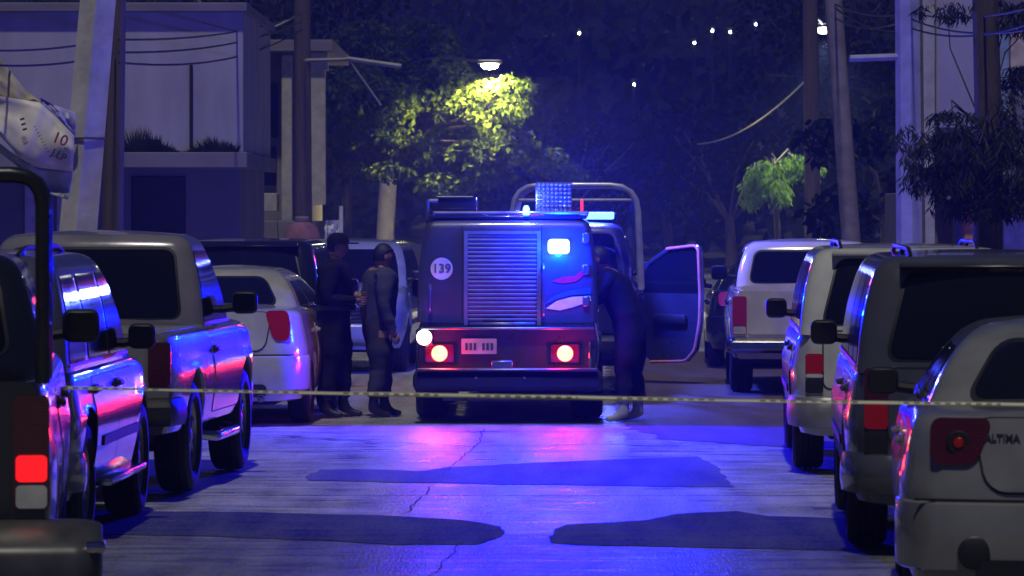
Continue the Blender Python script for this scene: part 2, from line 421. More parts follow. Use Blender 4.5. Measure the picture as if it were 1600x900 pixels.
class Shell:
    """lower body of a car: y runs forward from the rear bumper, x to the right"""
    def __init__(s, L, W, zb, top, axles, ra, wr, bow=.08, lean=None, belt=1.0, cr=.14, fr=.30, bed=None, tumble=.07):
        s.L, s.W, s.zb, s.top, s.axles, s.ra, s.wr, s.bow, s.belt, s.cr, s.fr, s.bed, s.tumble = L, W, zb, top, axles, ra, wr, bow, belt, cr, fr, bed, tumble
        s.lean = lean or (lambda z: 0.0)
    def plan(s, y):
        w = s.W / 2
        if y < .45: q = 1 - y / .45; w -= s.cr * (1 - math.sqrt(max(0, 1 - q ** 2 * .98)))
        if y > s.L - .9: q = 1 - (s.L - y) / .9; w -= s.fr * (1 - math.sqrt(max(0, 1 - q ** 2.4 * .96)))
        return w
    def side(s, y, z):
        t = (z - s.zb) / (s.belt - s.zb)
        return s.plan(y) - s.tumble * abs(t - .52) ** 2 / .27 - (.012 if t > .62 else 0) * clamp((t - .62) / .06)
    def warp(s, x, y, z):
        k = max(0, 1 - y / .7); kf = max(0, 1 - (s.L - y) / .8)
        return y + k * (s.bow * (x / (s.W / 2)) ** 2 + s.lean(z)) - kf * .16 * (x / (s.W / 2)) ** 2
    def rear(s, x, z): return (x, s.warp(x, 0, z), z)
    def flank(s, sd): return lambda y, z: (sd * s.side(y, z), s.warp(s.side(y, z), y, z), z)
    def section(s, y):
        zb = s.zb
        for a in s.axles:
            if abs(y - a) < s.ra: zb = max(zb, s.wr + math.sqrt(s.ra ** 2 - (y - a) ** 2))
        zt = s.top(y); sh = .10 if s.bed is None or y > s.bed[0] else .05
        zb = min(zb, zt - sh - .06)
        pts = [(max(.1, s.side(y, zb) - .16), zb + .03), (s.side(y, zb) - .03, zb), (s.side(y, zb), zb + .012)]
        NS = 12
        for i in range(1, NS + 1):
            z = lerp(zb + .012, zt - sh, i / NS); pts.append((s.side(y, z), z))
        xs, zs = pts[-1]
        for i in range(1, 5):
            a = math.pi / 2 * i / 4
            pts.append((xs - sh * (1 - math.cos(a)), zs + sh * math.sin(a)))
        xe = pts[-1][0]
        if s.bed is not None and y < s.bed[0]:
            pts += [(xe - .05, zt), (xe - .06, zt - .02), (xe - .065, s.bed[1] + .02), (xe - .09, s.bed[1])]
        else:
            pts += [(xe * k, zt + .035 * (1 - k * k)) for k in (.8, .6, .4, .2)]
        return pts
    def build(s, name, m, root):
        ys = [0.0, .02, .06]
        while ys[-1] < s.L - .05: ys.append(ys[-1] + .055)
        ys.append(s.L)
        if s.bed: ys += [s.bed[0] - .002, s.bed[0] + .002]
        ys = sorted(set(ys))
        secs = [s.section(y) for y in ys]
        mb = MB(); n = len(secs[0]); wdt = 2 * n
        for y, sec in zip(ys, secs):
            full = [(-x, z) for x, z in sec] + [(x, z) for x, z in reversed(sec)]
            for x, z in full: mb.v.append((x, s.warp(x, y, z), z))
        for j in range(len(ys) - 1):
            for i in range(wdt - 1):
                a = j * wdt + i; mb.f.append((a, a + wdt, a + wdt + 1, a + 1))
        for j, rev in ((0, False), (len(ys) - 1, True)):
            y = ys[j]; sec = secs[j]; nn = n if not (s.bed and j == 0) else n - 4
            C = 10; rows = []
            for i in range(nn):
                row = []
                for c in range(C + 1):
                    if c == 0: row.append(j * wdt + i)
                    elif c == C: row.append(j * wdt + wdt - 1 - i)
                    else:
                        x = lerp(-sec[i][0], sec[i][0], c / C); z = sec[i][1]
                        mb.v.append((x, s.warp(x, y, z), z)); row.append(len(mb.v) - 1)
                rows.append(row)
            for i in range(nn - 1):
                for c in range(C):
                    mb.f.append((rows[i][c], rows[i][c + 1], rows[i + 1][c + 1], rows[i + 1][c]))
        o = mb.build(name, m, root, smooth=38)
        return o

class House:
    """greenhouse of a car: belt level to roof"""
    def __init__(g, zb, zr, yr0, yf0, hw0, yr1, yf1, hw1, rc=.12, bow=.07):
        g.__dict__.update(locals())
    def t(g, z): return (z - g.zb) / (g.zr - g.zb)
    def hw(g, z): return lerp(g.hw0, g.hw1, g.t(z)) + .03 * math.sin(math.pi * clamp(g.t(z)))
    def yr(g, z): return lerp(g.yr0, g.yr1, g.t(z)) - .03 * math.sin(math.pi * clamp(g.t(z)))
    def yf(g, z): return lerp(g.yf0, g.yf1, g.t(z))
    def bo(g, x, z): return g.bow * (x / g.hw(z)) ** 2
    def rear(g, x, z): return (x, g.yr(z) + g.bo(x, z), z)
    def front(g, x, z): return (x, g.yf(z) - 1.6 * g.bo(x, z), z)
    def flank(g, sd): return lambda y, z: (sd * g.hw(z), y, z)
    def build(g, name, m, root):
        levels = [(lerp(g.zb - .02, g.zr - .09, i / 8), 0.0) for i in range(9)]
        for i in range(1, 6):
            a = math.pi / 2 * i / 5; levels.append((g.zr - .09 + .09 * math.sin(a), .10 * (1 - math.cos(a))))
        mb = MB(); rings = []
        for z, ins in levels:
            hw, ring = g.hw(z) - ins, []
            y0, y1 = g.yr(z) + ins, g.yf(z) - ins; rc = g.rc
            cs = [((hw - rc), y0 + rc, -90), ((hw - rc), y1 - rc, 0), (-(hw - rc), y1 - rc, 90), (-(hw - rc), y0 + rc, 180)]
            for k, (cx, cy, a0) in enumerate(cs):
                for i in range(6):
                    a = R(a0 + 90 * i / 5); ring.append((cx + rc * math.cos(a), cy + rc * math.sin(a)))
                nx = cs[(k + 1) % 4]; e = ring[-1]
                b0 = R(nx[2]); s0 = (nx[0] + rc * math.cos(b0), nx[1] + rc * math.sin(b0))
                for i in range(1, 8): ring.append((lerp(e[0], s0[0], i / 8), lerp(e[1], s0[1], i / 8)))
            ring2 = []
            for x, y in ring:
                ym = (y0 + y1) / 2; f = (y - ym) / (y1 - ym)
                b = g.bow * (x / hw) ** 2
                ring2.append((x, y + (b * clamp(-f * 2 - 1) - 1.6 * b * clamp(f * 2 - 1)), z))
            rings.append(ring2)
        ztop = levels[-1][0]
        last = rings[-1]; cx = 0; cy = sum(p[1] for p in last) / len(last)
        for k in (.75, .5, .25): rings.append([(cx + (p[0] - cx) * k, cy + (p[1] - cy) * k, ztop + .03 * (1 - k * k)) for p in last])
        n = len(rings[0])
        for r_ in rings: mb.v += r_
        for j in range(len(rings) - 1):
            for i in range(n): mb.f.append((j * n + i, j * n + (i + 1) % n, (j + 1) * n + (i + 1) % n, (j + 1) * n + i))
        mb.v.append((cx, cy, ztop + .031)); c = len(mb.v) - 1; b = (len(rings) - 1) * n
        for i in range(n): mb.f.append((b + i, b + (i + 1) % n, c))
        return mb.build(name, m, root, smooth=50)

REAR, FRONT = (0, -1, 0), (0, 1, 0)
def plate(root, f, x, z, m=M_PLATE, out=REAR, off=.012):
    p = MB().patch(f, (x - .15, x + .15), (z - .075, z + .075), .01, .01, out, off, .01, 4, 2).build('licence_plate', m, root)
    i = MB()
    for k in range(7):
        xx = x - .12 + k * .04
        if k == 3: continue
        i.patch(f, (xx - .010, xx + .010), (z - .032, z + .03), .002, .002, out, off + .003, .002, 1, 1)
    i.build('characters', M_PLATE_INK, p)
    return p
def mirror(root, x, y, z, sd, m, w=.21, h=.17):
    w *= .80; h *= .86; mb = MB(); mb.rbox((x + sd * (.05 + w / 2), y, z), (w, .10, h), .045, 3)
    mb.tube([(x - sd * .03, y + .03, z - h * .3), (x + sd * .08, y + .02, z - h * .2)], .03, 8)
    o = mb.build('mirror', m, root)
    MB().patch(lambda a, b: (a, y - .05, b), (x + sd * (.05 + w / 2) - w * .42, x + sd * (.05 + w / 2) + w * .42), (z - h * .4, z + h * .4), .03, .03, REAR, .002, .01, 2, 2).build('mirror_glass', M_GLASS, o)
    return o
def flank_bits(root, sh, gh, doors, m, handle_m, zlo=.32, rail=True, sides=(-1, 1)):
    """door plates proud of the body, with handles; doors = [(y0,y1),...] rear to front"""
    for sd in sides:
        for (y0, y1) in doors:
            MB().patch(sh.flank(sd), (y0 - .004, y1 + .004), (zlo - .012, sh.belt - .088), .06, .06, (sd, 0, 0), .0015, .01, 8, 8).build('door_gap', M_BLACK, root)
            d = MB().patch(sh.flank(sd), (y0 + .008, y1 - .008), (zlo, sh.belt - .10), .05, .05, (sd, 0, 0), .005, .012, 8, 8).build('door', m, root)
            hy = y0 + .13
            hd = MB(); p = sh.flank(sd)(hy, sh.belt - .17)
            hd.rbox((p[0] + sd * .028, hy, p[2]), (.03, .20, .035), .012, 2)
            hd.rbox((p[0] + sd * .008, hy, p[2]), (.014, .17, .06), .006, 1)
            hd.build('handle', handle_m, d)
def side_glass(root, gh, wins, sides=(-1, 1), m=None):
    for sd in sides:
        zz0, zz1 = gh.zb + .008, gh.zr - .10
        s0, s1, s0t, s1t = wins[0][0] - .03, wins[-1][1] + .03, wins[0][2] - .03, wins[-1][3] + .03
        MB().patch(gh.flank(sd), (lambda b: lerp(s0, s0t, (b - zz0) / (zz1 - zz0)), lambda b: lerp(s1, s1t, (b - zz0) / (zz1 - zz0))), (zz0, zz0 + .02), .004, .004, (sd, 0, 0), .012, .02, 8, 1).build('belt_moulding', M_BLACK, root)
        for (a0, a1, a0t, a1t) in wins:   # limits at belt and at roof
            z0, z1 = gh.zb + .03, gh.zr - .12
            f0 = lambda b, u=a0, v=a0t: lerp(u, v, (b - z0) / (z1 - z0)); f1 = lambda b, u=a1, v=a1t: lerp(u, v, (b - z0) / (z1 - z0))
            MB().patch(gh.flank(sd), (f0, f1), (z0, z1), .05, .06, (sd, 0, 0), .005, .02, 4, 6).build('side_window', m or M_GLASS, root)
def rear_glass(root, gh, mx_b, mx_t, z0, z1, m=None, name='rear_window', wiper=False):
    f0 = lambda b: -lerp(mx_b, mx_t, (b - z0) / (z1 - z0)); f1 = lambda b: lerp(mx_b, mx_t, (b - z0) / (z1 - z0))
    seal = MB().patch(gh.rear, (lambda b: f0(b) - .018, lambda b: f1(b) + .018), (z0 - .018, z1 + .018), .08, .08, REAR, .004, .02, 10, 6).build('window_seal', M_BLACK, root)
    g = MB().patch(gh.rear, (f0, f1), (z0, z1), .07, .07, REAR, .010, .02, 10, 6).build(name, m or M_GLASS, root)
    seal.name = 'window_seal'
    if wiper:
        a = gh.rear(.05, z0 + .02); b = gh.rear(-.38, z0 + .06)
        MB().tube([(a[0], a[1] - .03, a[2]), (b[0], b[1] - .03, b[2])], .010, 6).build('wiper', M_BLACK, g)
    return g
def front_glass(root, gh):
    z0, z1 = gh.zb + .04, gh.zr - .10
    MB().patch(gh.front, (lambda b: -gh.hw(b) + .10, lambda b: gh.hw(b) - .10), (z0, z1), .06, .06, FRONT, .006, .02, 10, 6).build('windscreen', M_GLASS, root)
def bumper(root, sh, z0, z1, m, depth=.10, name='rear_bumper', wrap=.55, grow=.015):
    """bar that follows the rear and wraps round both corners"""
    prof = [(0, z0), (depth * .75, z0 + .01), (depth, lerp(z0, z1, .3)), (depth * .96, lerp(z0, z1, .7)), (depth * .6, z1 - .01), (0, z1)]
    path = []
    for i in range(6): y = lerp(wrap, 0.02, i / 6); path.append((-1, y))
    N = 14; mb = MB(); rows = []
    zc = (z0 + z1) / 2
    def pt(k, off, z):
        if k < 8:
            y = lerp(wrap, .0, k / 8); x = -sh.side(y, zc) - grow - off * .35 * (1 if k > 0 else 0); yy = sh.warp(x, y, zc) - off * (k / 8) ** 3
            return (x, yy, z)
        if k <= 8 + N:
            x0 = sh.side(0, zc) + grow; t = (k - 8) / N; x = lerp(-x0 - off * .3, x0 + off * .3, t); return (x, sh.warp(x, 0, zc) - off, z)
        kk = 16 + N - k; p = pt(kk, off, z); return (-p[0], p[1], p[2])
    K = 17 + N
    for k in range(K): rows.append([pt(k, o, z) for o, z in prof])
    n = len(prof)
    for r_ in rows: mb.v += r_
    for k in range(K - 1):
        for i in range(n - 1): mb.f.append((k * n + i, k * n + i + 1, (k + 1) * n + i + 1, (k + 1) * n + i))
    mb.f.append(tuple(range(n))); mb.f.append(tuple((K - 1) * n + i for i in range(n)))
    return mb.build(name, m, root, smooth=45)
def four_wheels(root, axles, W, r, wd, mr=None, inset=.02):
    for y in axles:
        for sd in (-1, 1): wheel(root, sd * (W / 2 - wd / 2 - inset), y, r, wd, sd, mr)
def under(root, L, W, zb, zt, axles):
    mb = MB(); mb.rbox((0, L / 2, (zb + zt) / 2), (W - .5, L - .5, zt - zb), .05, 1)
    for y in axles: mb.tube([(-W / 2 + .15, y, .34), (W / 2 - .15, y, .34)], .05, 8)
    mb.build('underbody', M_DARKU, root)
def lamp(root, f, a, b, m, out=REAR, off=.012, ra=.03, name='tail_lamp', thick=.03):
    return MB().patch(f, a, b, ra, ra, out, off, thick, 5, 4).build(name, m, root)
def grille_front(root, sh, zg0, zg1, lampz0, lampz1, lit=None):
    ff = lambda x, z: (x, sh.warp(x, sh.L, z), z)
    g = MB().patch(ff, (-.42, .42), (zg0, zg1), .03, .03, FRONT, .01, .03).build('grille', M_BLACK, root)
    for k in range(4):
        zz = lerp(zg0 + .03, zg1 - .03, k / 3)
        MB().patch(ff, (-.39, .39), (zz - .01, zz + .01), .004, .004, FRONT, .022, .01, 6, 1).build('grille_bar', M_CHROME, g)
    for sd in (-1, 1):
        a = (.46, sh.plan(sh.L) - .02) if sd > 0 else (-sh.plan(sh.L) + .02, -.46)
        MB().patch(ff, a, (lampz0, lampz1), .03, .03, FRONT, .01, .03, 4, 3).build('headlamp', M_WHL, root)

def place(px, d, W, yaw, right_edge=False):
    """rear centre of a vehicle whose left (or right) rear edge is seen at pixel px at distance d"""
    x = PX(px, d); s = -1 if right_edge else 1
    return (x + s * W / 2 * math.cos(R(yaw)), d - s * W / 2 * math.sin(R(yaw)), 0.0)

def make_sedan(name, label, loc, yaw, pnt, L=4.75, W=1.79, H=1.45, deck=1.08, belt=.98, r=.32, badge=None, lampstyle='tall', letters_m=None, tyre_w=.21):
    root = thing(name, loc, -R(yaw), label, 'car', 'cars parked along the street')
    ax = (1.02, 1.02 + 2.72)
    hood = .96
    def top(y):
        if y < 1.0: return lerp(deck - .025, deck + .01, y / 1.0)
        if y < 3.55: return lerp(deck + .01, belt + .02, (y - 1.0) / 2.55)
        return lerp(belt + .02, hood - .26, clamp((y - 3.55) / (L - 3.55)) ** 1.5)
    lean = lambda z: .10 * clamp((z - .72) / .4) + .05 * clamp((.5 - z) / .3)
    sh = Shell(L, W, .24, top, ax, r + .055, r, bow=.13, lean=lean, belt=belt + .06, cr=.20)
    body = sh.build('body', pnt, root)
    gh = House(deck - .03, H, .60, 3.62, W / 2 - .13, 1.42, 2.75, W / 2 - .40, rc=.13, bow=.09)
    gh.build('roof', pnt, root)
    rear_glass(root, gh, W / 2 - .33, W / 2 - .50, deck + .03, H - .085)
    front_glass(root, gh)
    side_glass(root, gh, [(1.12, 1.95, 1.55, 1.98), (2.03, 3.25, 2.05, 2.55)])
    flank_bits(root, sh, gh, [(1.45, 2.4), (2.4, 3.4)], pnt, pnt)
    # boot lid with its groove, lamps, bumper skin
    z0, z1 = .71, deck - .035
    f0 = lambda b: -lerp(.50, .56, (b - z0) / (z1 - z0)); f1 = lambda b: lerp(.50, .56, (b - z0) / (z1 - z0))
    MB().patch(sh.rear, (lambda b: f0(b) - .012, lambda b: f1(b) + .012), (z0 - .012, z1 + .006), .09, .09, REAR, .003, .01, 8, 6).build('boot_gap', M_BLACK, root)
    lid = MB().patch(sh.rear, (f0, f1), (z0, z1), .085, .085, REAR, .010, .02, 10, 8).build('boot_lid', pnt, root)
    plate(lid, sh.rear, 0, .83, off=.016)
    MB().patch(sh.rear, (-.24, .24), (.925, .955), .008, .008, REAR, .03, .02, 6, 2).build('boot_trim', M_CHROME, lid)
    for sd in (-1, 1):
        o_, i_ = W / 2 - .135, .545
        if lampstyle == 'tall':
            lo = lambda b: (i_ - .05) + .10 * clamp((1.08 - b) / .3); hi = lambda b: o_ - .02 * clamp((b - .95) / .1)
            zz0, zz1 = .80, deck - .02
            f = MB().patch(sh.rear, (lambda b: lo(b) if sd > 0 else -hi(b), lambda b: hi(b) if sd > 0 else -lo(b)), (zz0, zz1), .05, .06, REAR, .016, .03, 6, 5).build('tail_lamp', M_REDL, root)
        else:
            zz0, zz1 = .83, deck - .035
            lo = lambda b: lerp(.50, .60, clamp((1.06 - b) / .25)) - .04; hi = lambda b: o_ + .0
            f = MB().patch(sh.rear, (lambda b: lo(b) if sd > 0 else -hi(b), lambda b: hi(b) if sd > 0 else -lo(b)), (zz0, zz1), .05, .06, REAR, .016, .03, 6, 5).build('tail_lamp', M_REDD, root)
            c = sh.rear(sd * (o_ - .13), .93)
            MB().lathe([(-.004, .058), (-.014, .052), (-.014, .028)], 20, 'y', (c[0], c[1] - .012, c[2]), cap=False).build('lamp_ring', M_BLACK, f)
            MB().lathe([(-.006, .028), (-.020, .022), (-.024, .004)], 16, 'y', (c[0], c[1] - .012, c[2])).build('lamp_bulb', M_REDL, f)
    MB().patch(lambda x, z: (x, sh.warp(x, 0, z), z), (-W / 2 + .06, W / 2 - .06), (.664, .674), .002, .002, REAR, .004, .01, 12, 1).build('bumper_gap', M_BLACK, root)
    bp = bumper(root, sh, .34, .66, pnt, .055, wrap=.50)
    MB().lathe([(.02, .078), (-.006, .078), (-.012, .07), (-.013, .001)], 18, 'y', (-.56, sh.warp(-.56, 0, .5) - .055, .43), cap=False).build('exhaust_recess', M_BLACK, bp)
    MB().patch(lambda x, z: (x, sh.warp(x, 0, .5) - .05, z), (-W / 2 + .34, W / 2 - .34), (.28, .40), .05, .05, REAR, .012, .03, 8, 3).build('bumper_vent', M_BLACK, bp)
    MB().lathe([(0, .035), (-.10, .035), (-.10, .028), (-.02, .028)], 16, 'y', (-.48, .05, .27), cap=False).build('exhaust_pipe', M_STEEL, root)
    MB().lathe([(0, .035), (-.10, .035), (-.10, .028), (-.02, .028)], 16, 'y', (.48, .05, .27), cap=False).build('exhaust_pipe', M_STEEL, root)
    for sd in (-1, 1): mirror(root, sd * (W / 2 - .08), 3.15, belt + .12, sd, M_BLACK if badge else pnt)
    grille_front(root, sh, .50, .66, .58, .70)
    four_wheels(root, ax, W, r, tyre_w); under(root, L, W, .20, .52, ax)
    if badge:
        me = text_mesh(badge, .047, .002, .0012); me.materials.append(M_CHROME if letters_m is None else letters_m)
        o = link('badge_letters', me, lid); c = sh.rear(-.43, .955)
        o.location = (c[0], c[1] - .014, c[2]); o.rotation_euler = (R(77), 0, R(-7.9)); o.location.y -= .002
    return root, sh

def make_suv(name, label, loc, yaw, pnt, L=4.65, W=1.84, H=1.76, belt=1.10, r=.36, rails=True, van=False, bmat=None, hatch=True, lamps='low', glassm=None, boards=False, mirror_m=None, front=False, trim=None, group='cars parked along the street', lit_amber=False):
    root = thing(name, loc, -R(yaw), label, 'car', group)
    ax = (.92, .92 + 2.75) if not van else (.98, .98 + 2.95)
    cowl = L - (1.25 if not van else .95)
    def top(y):
        if y < cowl: return belt
        return lerp(belt, belt - .22, clamp((y - cowl) / (L - cowl)) ** 1.7)
    sh = Shell(L, W, .30, top, ax, r + .065, r, bow=.10, lean=lambda z: .05 * clamp((z - .7) / .4), belt=belt, cr=.17)
    sh.build('body', pnt, root)
    gh = House(belt - .02, H, .07, cowl + .12, W / 2 - .065, .34 if not van else .26, cowl - .55, W / 2 - .20, rc=.13, bow=.09)
    gh.build('roof', pnt, root)
    zt = H - .10
    rear_glass(root, gh, W / 2 - .24, W / 2 - .36, belt + .05, zt, glassm, wiper=True)
    front_glass(root, gh)
    c2 = cowl - .12
    side_glass(root, gh, [(.38, 1.12, .58, 1.14), (1.24, 2.12, 1.25, 2.1), (2.22, c2, 2.2, c2 - .52)], m=glassm)
    flank_bits(root, sh, gh, [(1.15, 2.17), (2.17, cowl - .05)], pnt, M_BLACK if not van else pnt)
    # tailgate plate, handle, plate, lamps
    tg = MB().patch(sh.rear, (-W / 2 + .24, W / 2 - .24), (.66, belt - .015), .05, .05, REAR, .007, .015, 10, 5).build('tailgate', pnt, root)
    MB().patch(sh.rear, (-.27, .27), (.80, .98), .03, .03, REAR, .010, .01, 6, 3).build('plate_recess', M_BLACK, tg)
    plate(tg, sh.rear, 0, .885, off=.014)
    MB().patch(sh.rear, (-.16, .16), (1.0, 1.035), .012, .012, REAR, .03, .03, 6, 2).build('handle', M_BLACK if trim is None else trim, tg)
    for sd in (-1, 1):
        o_, i_ = W / 2 - .10, W / 2 - .235
        def ll(z0, z1, m, nm='tail_lamp', par=root, off=.014):
            return MB().patch(sh.rear, (i_, o_) if sd > 0 else (-o_, -i_), (z0, z1), .025, .025, REAR, off, .04, 5, 4).build(nm, m, par)
        if lamps == 'split':
            a = ll(.905, belt - .01, M_REDD); b = ll(.74, .895, M_REDL, 'lower_lamp', a); ll(.60, .73, M_BLACK, 'bumper_inset', a)
        elif lamps == 'low':
            a = ll(.77, .92, M_REDL); ll(.74, .768, M_WHL, 'reversing_lamp', a); ll(.62, .73, M_BLACK, 'bumper_inset', a)
        else:
            a = ll(.78, belt - .02, M_REDL); ll(.70, .775, M_WHL, 'reversing_lamp', a)
    MB().patch(sh.rear, (-W / 2 + .228, W / 2 - .228), (.648, belt - .003), .06, .06, REAR, .003, .01, 10, 5).build('tailgate_gap', M_BLACK, root)
    q_ = gh.rear(0, H - .055)
    MB().rbox((0, q_[1] + .02, H - .045), (W - .62, .16, .035), .014, 2).build('spoiler', pnt, root)
    MB().patch(gh.rear, (-.11, .11), (H - .092, H - .068), .008, .008, REAR, .016, .02, 4, 1).build('high_brake_lamp', M_REDD, root)
    for sd in (-1, 1):
        MB().patch(sh.flank(sd), (ax[0] + r + .12, ax[1] - r - .12), (.58, .64), .01, .01, (sd, 0, 0), .016, .02, 10, 1).build('side_moulding', M_BLACK, root)
    MB().tube([(.35, .75, H), (.35, .55, H + .22)], .004, 5).build('aerial', M_BLACK, root)
    bp = bumper(root, sh, .36, .60, bmat or pnt, .12, wrap=.45)
    MB().patch(lambda x, z: (x, sh.warp(x, 0, .48) - .118, z), (-.5, .5), (.40, .47), .02, .02, REAR, .006, .02, 8, 2).build('bumper_step', M_BLACK, bp)
    if rails:
        for sd in (-1, 1):
            x = sd * (W / 2 - .38); mb = MB()
            mb.tube([(x, .46, H - .005), (x, .72, H + .042), (x, cowl - 1.05, H + .045), (x, cowl - .80, H)], .016, 8, fillet=.12)
            for yy in (.64, 1.7): mb.rbox((x, yy, H + .018), (.03, .10, .035), .012, 2)
            mb.build('roof_rail', M_BLACK if trim is None else trim, root)
    if boards:
        for sd in (-1, 1):
            MB().rbox((sd * (W / 2 - .02), (ax[0] + ax[1]) / 2, .36), (.16, ax[1] - ax[0] - .95, .05), .02, 2).build('running_board', M_CHROME, root)
    for sd in (-1, 1): mirror(root, sd * (W / 2 - .08), cowl - .28, belt + .10, sd, mirror_m or M_BLACK, .22, .19)
    grille_front(root, sh, .62, .82, .70, .86)
    if front:
        ff = lambda x, z: (x, sh.warp(x, sh.L, z), z)
        for sd in (-1, 1):
            a = sh.plan(L) - .10
            MB().patch(ff, (a - .06, a + .02) if sd > 0 else (-a - .02, -a + .06), (.74, .88), .015, .02, FRONT, .022, .03, 3, 3).build('turn_signal', glow('amber_lit', (1, .16, .01), 4) if lit_amber else M_AMB, root)
        MB().rbox((0, L - .02, .50), (W - .3, .22, .24), .06, 3).build('front_bumper', pnt, root)
        plate(root, lambda x, z: (x, L + .10, z), 0, .52, out=FRONT)
    four_wheels(root, ax, W, r, .24); under(root, L, W, .26, .60, ax)
    return root, sh

def make_pickup(name, label, loc, yaw, pnt, L=5.2, W=1.85, H=1.80, rail_z=1.16, r=.37, bed=1.75, crew=True, bmat=None, lampm=None, bump=(.42, .66), cover=False, steps=False, mirror_m=None, bump_grow=.0, tail_h=.40, cat='truck', group='cars parked along the street', dual_lens=False, tailm=None, zb=.40, brakem=None):
    root = thing(name, loc, -R(yaw), label, cat, group)
    ax = (1.12, L - .98)
    cowl = L - 1.35
    def top(y):
        if y < bed: return rail_z
        if y < cowl: return rail_z + .02
        return lerp(rail_z + .02, rail_z - .12, clamp((y - cowl) / (L - cowl)) ** 1.8)
    sh = Shell(L, W, zb, top, ax, r + .075, r, bow=.02, lean=None, belt=rail_z, cr=.05, bed=(bed, rail_z - .48), tumble=.05)
    sh.build('body', pnt, root)
    gh = House(rail_z, H, bed + .05, cowl + .12, W / 2 - .10, bed + .22, cowl - .55, W / 2 - .24, rc=.12, bow=.06)
    gh.build('cab', pnt, root)
    rear_glass(root, gh, W / 2 - .26, W / 2 - .32, rail_z + .07, H - .11)
    front_glass(root, gh)
    b1 = bed + .22; c2 = cowl - .10
    if crew:
        mid = (b1 + c2) / 2 - .05
        side_glass(root, gh, [(b1, mid - .06, b1 + .12, mid - .06), (mid + .06, c2, mid + .06, c2 - .52)])
        flank_bits(root, sh, gh, [(bed + .12, mid), (mid, cowl - .05)], pnt, M_BLACK, zlo=zb + .08)
    else:
        side_glass(root, gh, [(b1, c2, b1 + .1, c2 - .52)])
        flank_bits(root, sh, gh, [(bed + .12, cowl - .05)], pnt, M_BLACK, zlo=zb + .08)
    tg = MB().patch(sh.rear, (-W / 2 + .20, W / 2 - .20), (bump[1] + .03, rail_z - .005), .03, .03, REAR, .012, .06, 8, 5).build('tailgate', tailm or pnt, root)
    MB().rbox((0, -.02, rail_z - .14), (.26, .03, .09), .012, 2).build('handle', M_BLACK, tg)
    for sd in (-1, 1):
        a = (W / 2 - .185, W / 2 - .03); a = a if sd > 0 else (-a[1], -a[0])
        z1 = rail_z - .06; z0 = z1 - tail_h
        t = lamp(root, sh.rear, a, (z0, z1), lampm or M_REDL, off=.016)
        if dual_lens:
            lamp(t, sh.rear, (a[0] + .01, a[1] - .01), (z0 + .01, z0 + tail_h * .22), M_WHL, off=.022, ra=.02, name='reversing_lamp')
            lamp(t, sh.rear, (a[0] + .01, a[1] - .01), (z0 + tail_h * .25, z0 + tail_h * .48), brakem or M_REDL, off=.022, ra=.02, name='brake_lens')
    if bump_grow > .1:
        ww = W + 2 * bump_grow; mb = MB(); pr = [(.06, bump[0]), (-.30, bump[0] + .02), (-.34, bump[0] + .07), (-.34, bump[1] - .13), (-.31, bump[1] - .09), (-.12, bump[1] - .02), (-.06, bump[1]), (.06, bump[1])]
        xs_ = [(-1, 0), (-.985, .5), (-.95, .85), (-.90, 1), (.90, 1), (.95, .85), (.985, .5), (1, 0)]
        for q, k_ in xs_: mb.v += [(q * ww / 2, lerp(-.02, y_, .55 + .45 * k_), lerp((bump[0] + bump[1]) / 2, z_, .82 + .18 * k_)) for y_, z_ in pr]
        n_ = len(pr)
        for i in range(len(xs_) - 1):
            for j in range(n_): mb.f.append((i * n_ + j, i * n_ + (j + 1) % n_, (i + 1) * n_ + (j + 1) % n_, (i + 1) * n_ + j))
        mb.f.append(tuple(range(n_))); mb.f.append(tuple((len(xs_) - 1) * n_ + j for j in range(n_)))
        bp = mb.build('rear_bumper', bmat, root, smooth=35)
        for sd in (-1, 1): MB().rbox((sd * (ww / 2 - .03), -.17, bump[1] - .10), (.09, .30, .05), .02, 2).build('bumper_cap', M_CHROME, bp)
    else: bp = bumper(root, sh, bump[0], bump[1], bmat or M_CHROME, .20, wrap=.28, grow=bump_grow)
    plate(bp, lambda x, z: (x, -.19 if bump_grow < .1 else -.335, z), 0, (bump[0] + bump[1]) / 2)
    if cover:
        MB().rbox((0, bed / 2, rail_z - .01), (W - .22, bed - .08, .035), .012, 2).build('bed_cover', mat('bed_cover', (.16, .16, .155), .6), root)
    if steps:
        for sd in (-1, 1):
            MB().tube([(sd * (W / 2 - .10), ax[0] + .62, .38), (sd * (W / 2 + .02), ax[0] + .75, .36), (sd * (W / 2 + .02), ax[1] - .80, .36), (sd * (W / 2 - .10), ax[1] - .65, .38)], .038, 10, fillet=.12).build('side_step', M_CHROME, root)
    for sd in (-1, 1): mirror(root, sd * (W / 2 - .08), cowl - .30, rail_z + .15, sd, mirror_m or M_BLACK, .24, .20)
    grille_front(root, sh, .70, .92, .74, .92)
    MB().rbox((0, L + .02, .55), (W - .2, .2, .24), .06, 3).build('front_bumper', bmat or M_CHROME, root)
    four_wheels(root, ax, W, r, .25); under(root, L, W, .34, .66, ax)
    return root, sh

P_SILVER = paint('silver', (.20, .205, .21), metal=.4); P_WHITE = paint('white', (.50, .51, .51), metal=.0); P_ALT = paint('sedan_silver', (.24, .245, .25), metal=.25); P_VAN = paint('van_grey', (.10, .105, .12), metal=.4)
P_CHAMP = paint('champagne', (.62, .56, .50), metal=.1); P_NAVY = paint('navy', (.07, .07, .12))
P_DARK = paint('black', (.012, .013, .018)); P_BEIGE = paint('beige', (.48, .47, .40), metal=.1)
P_GREY = paint('grey', (.22, .22, .24)); P_BLUEW = paint('pale_blue', (.22, .24, .30), metal=.0)
P_LILAC = paint('pale_silver', (.20, .19, .23), metal=.15)

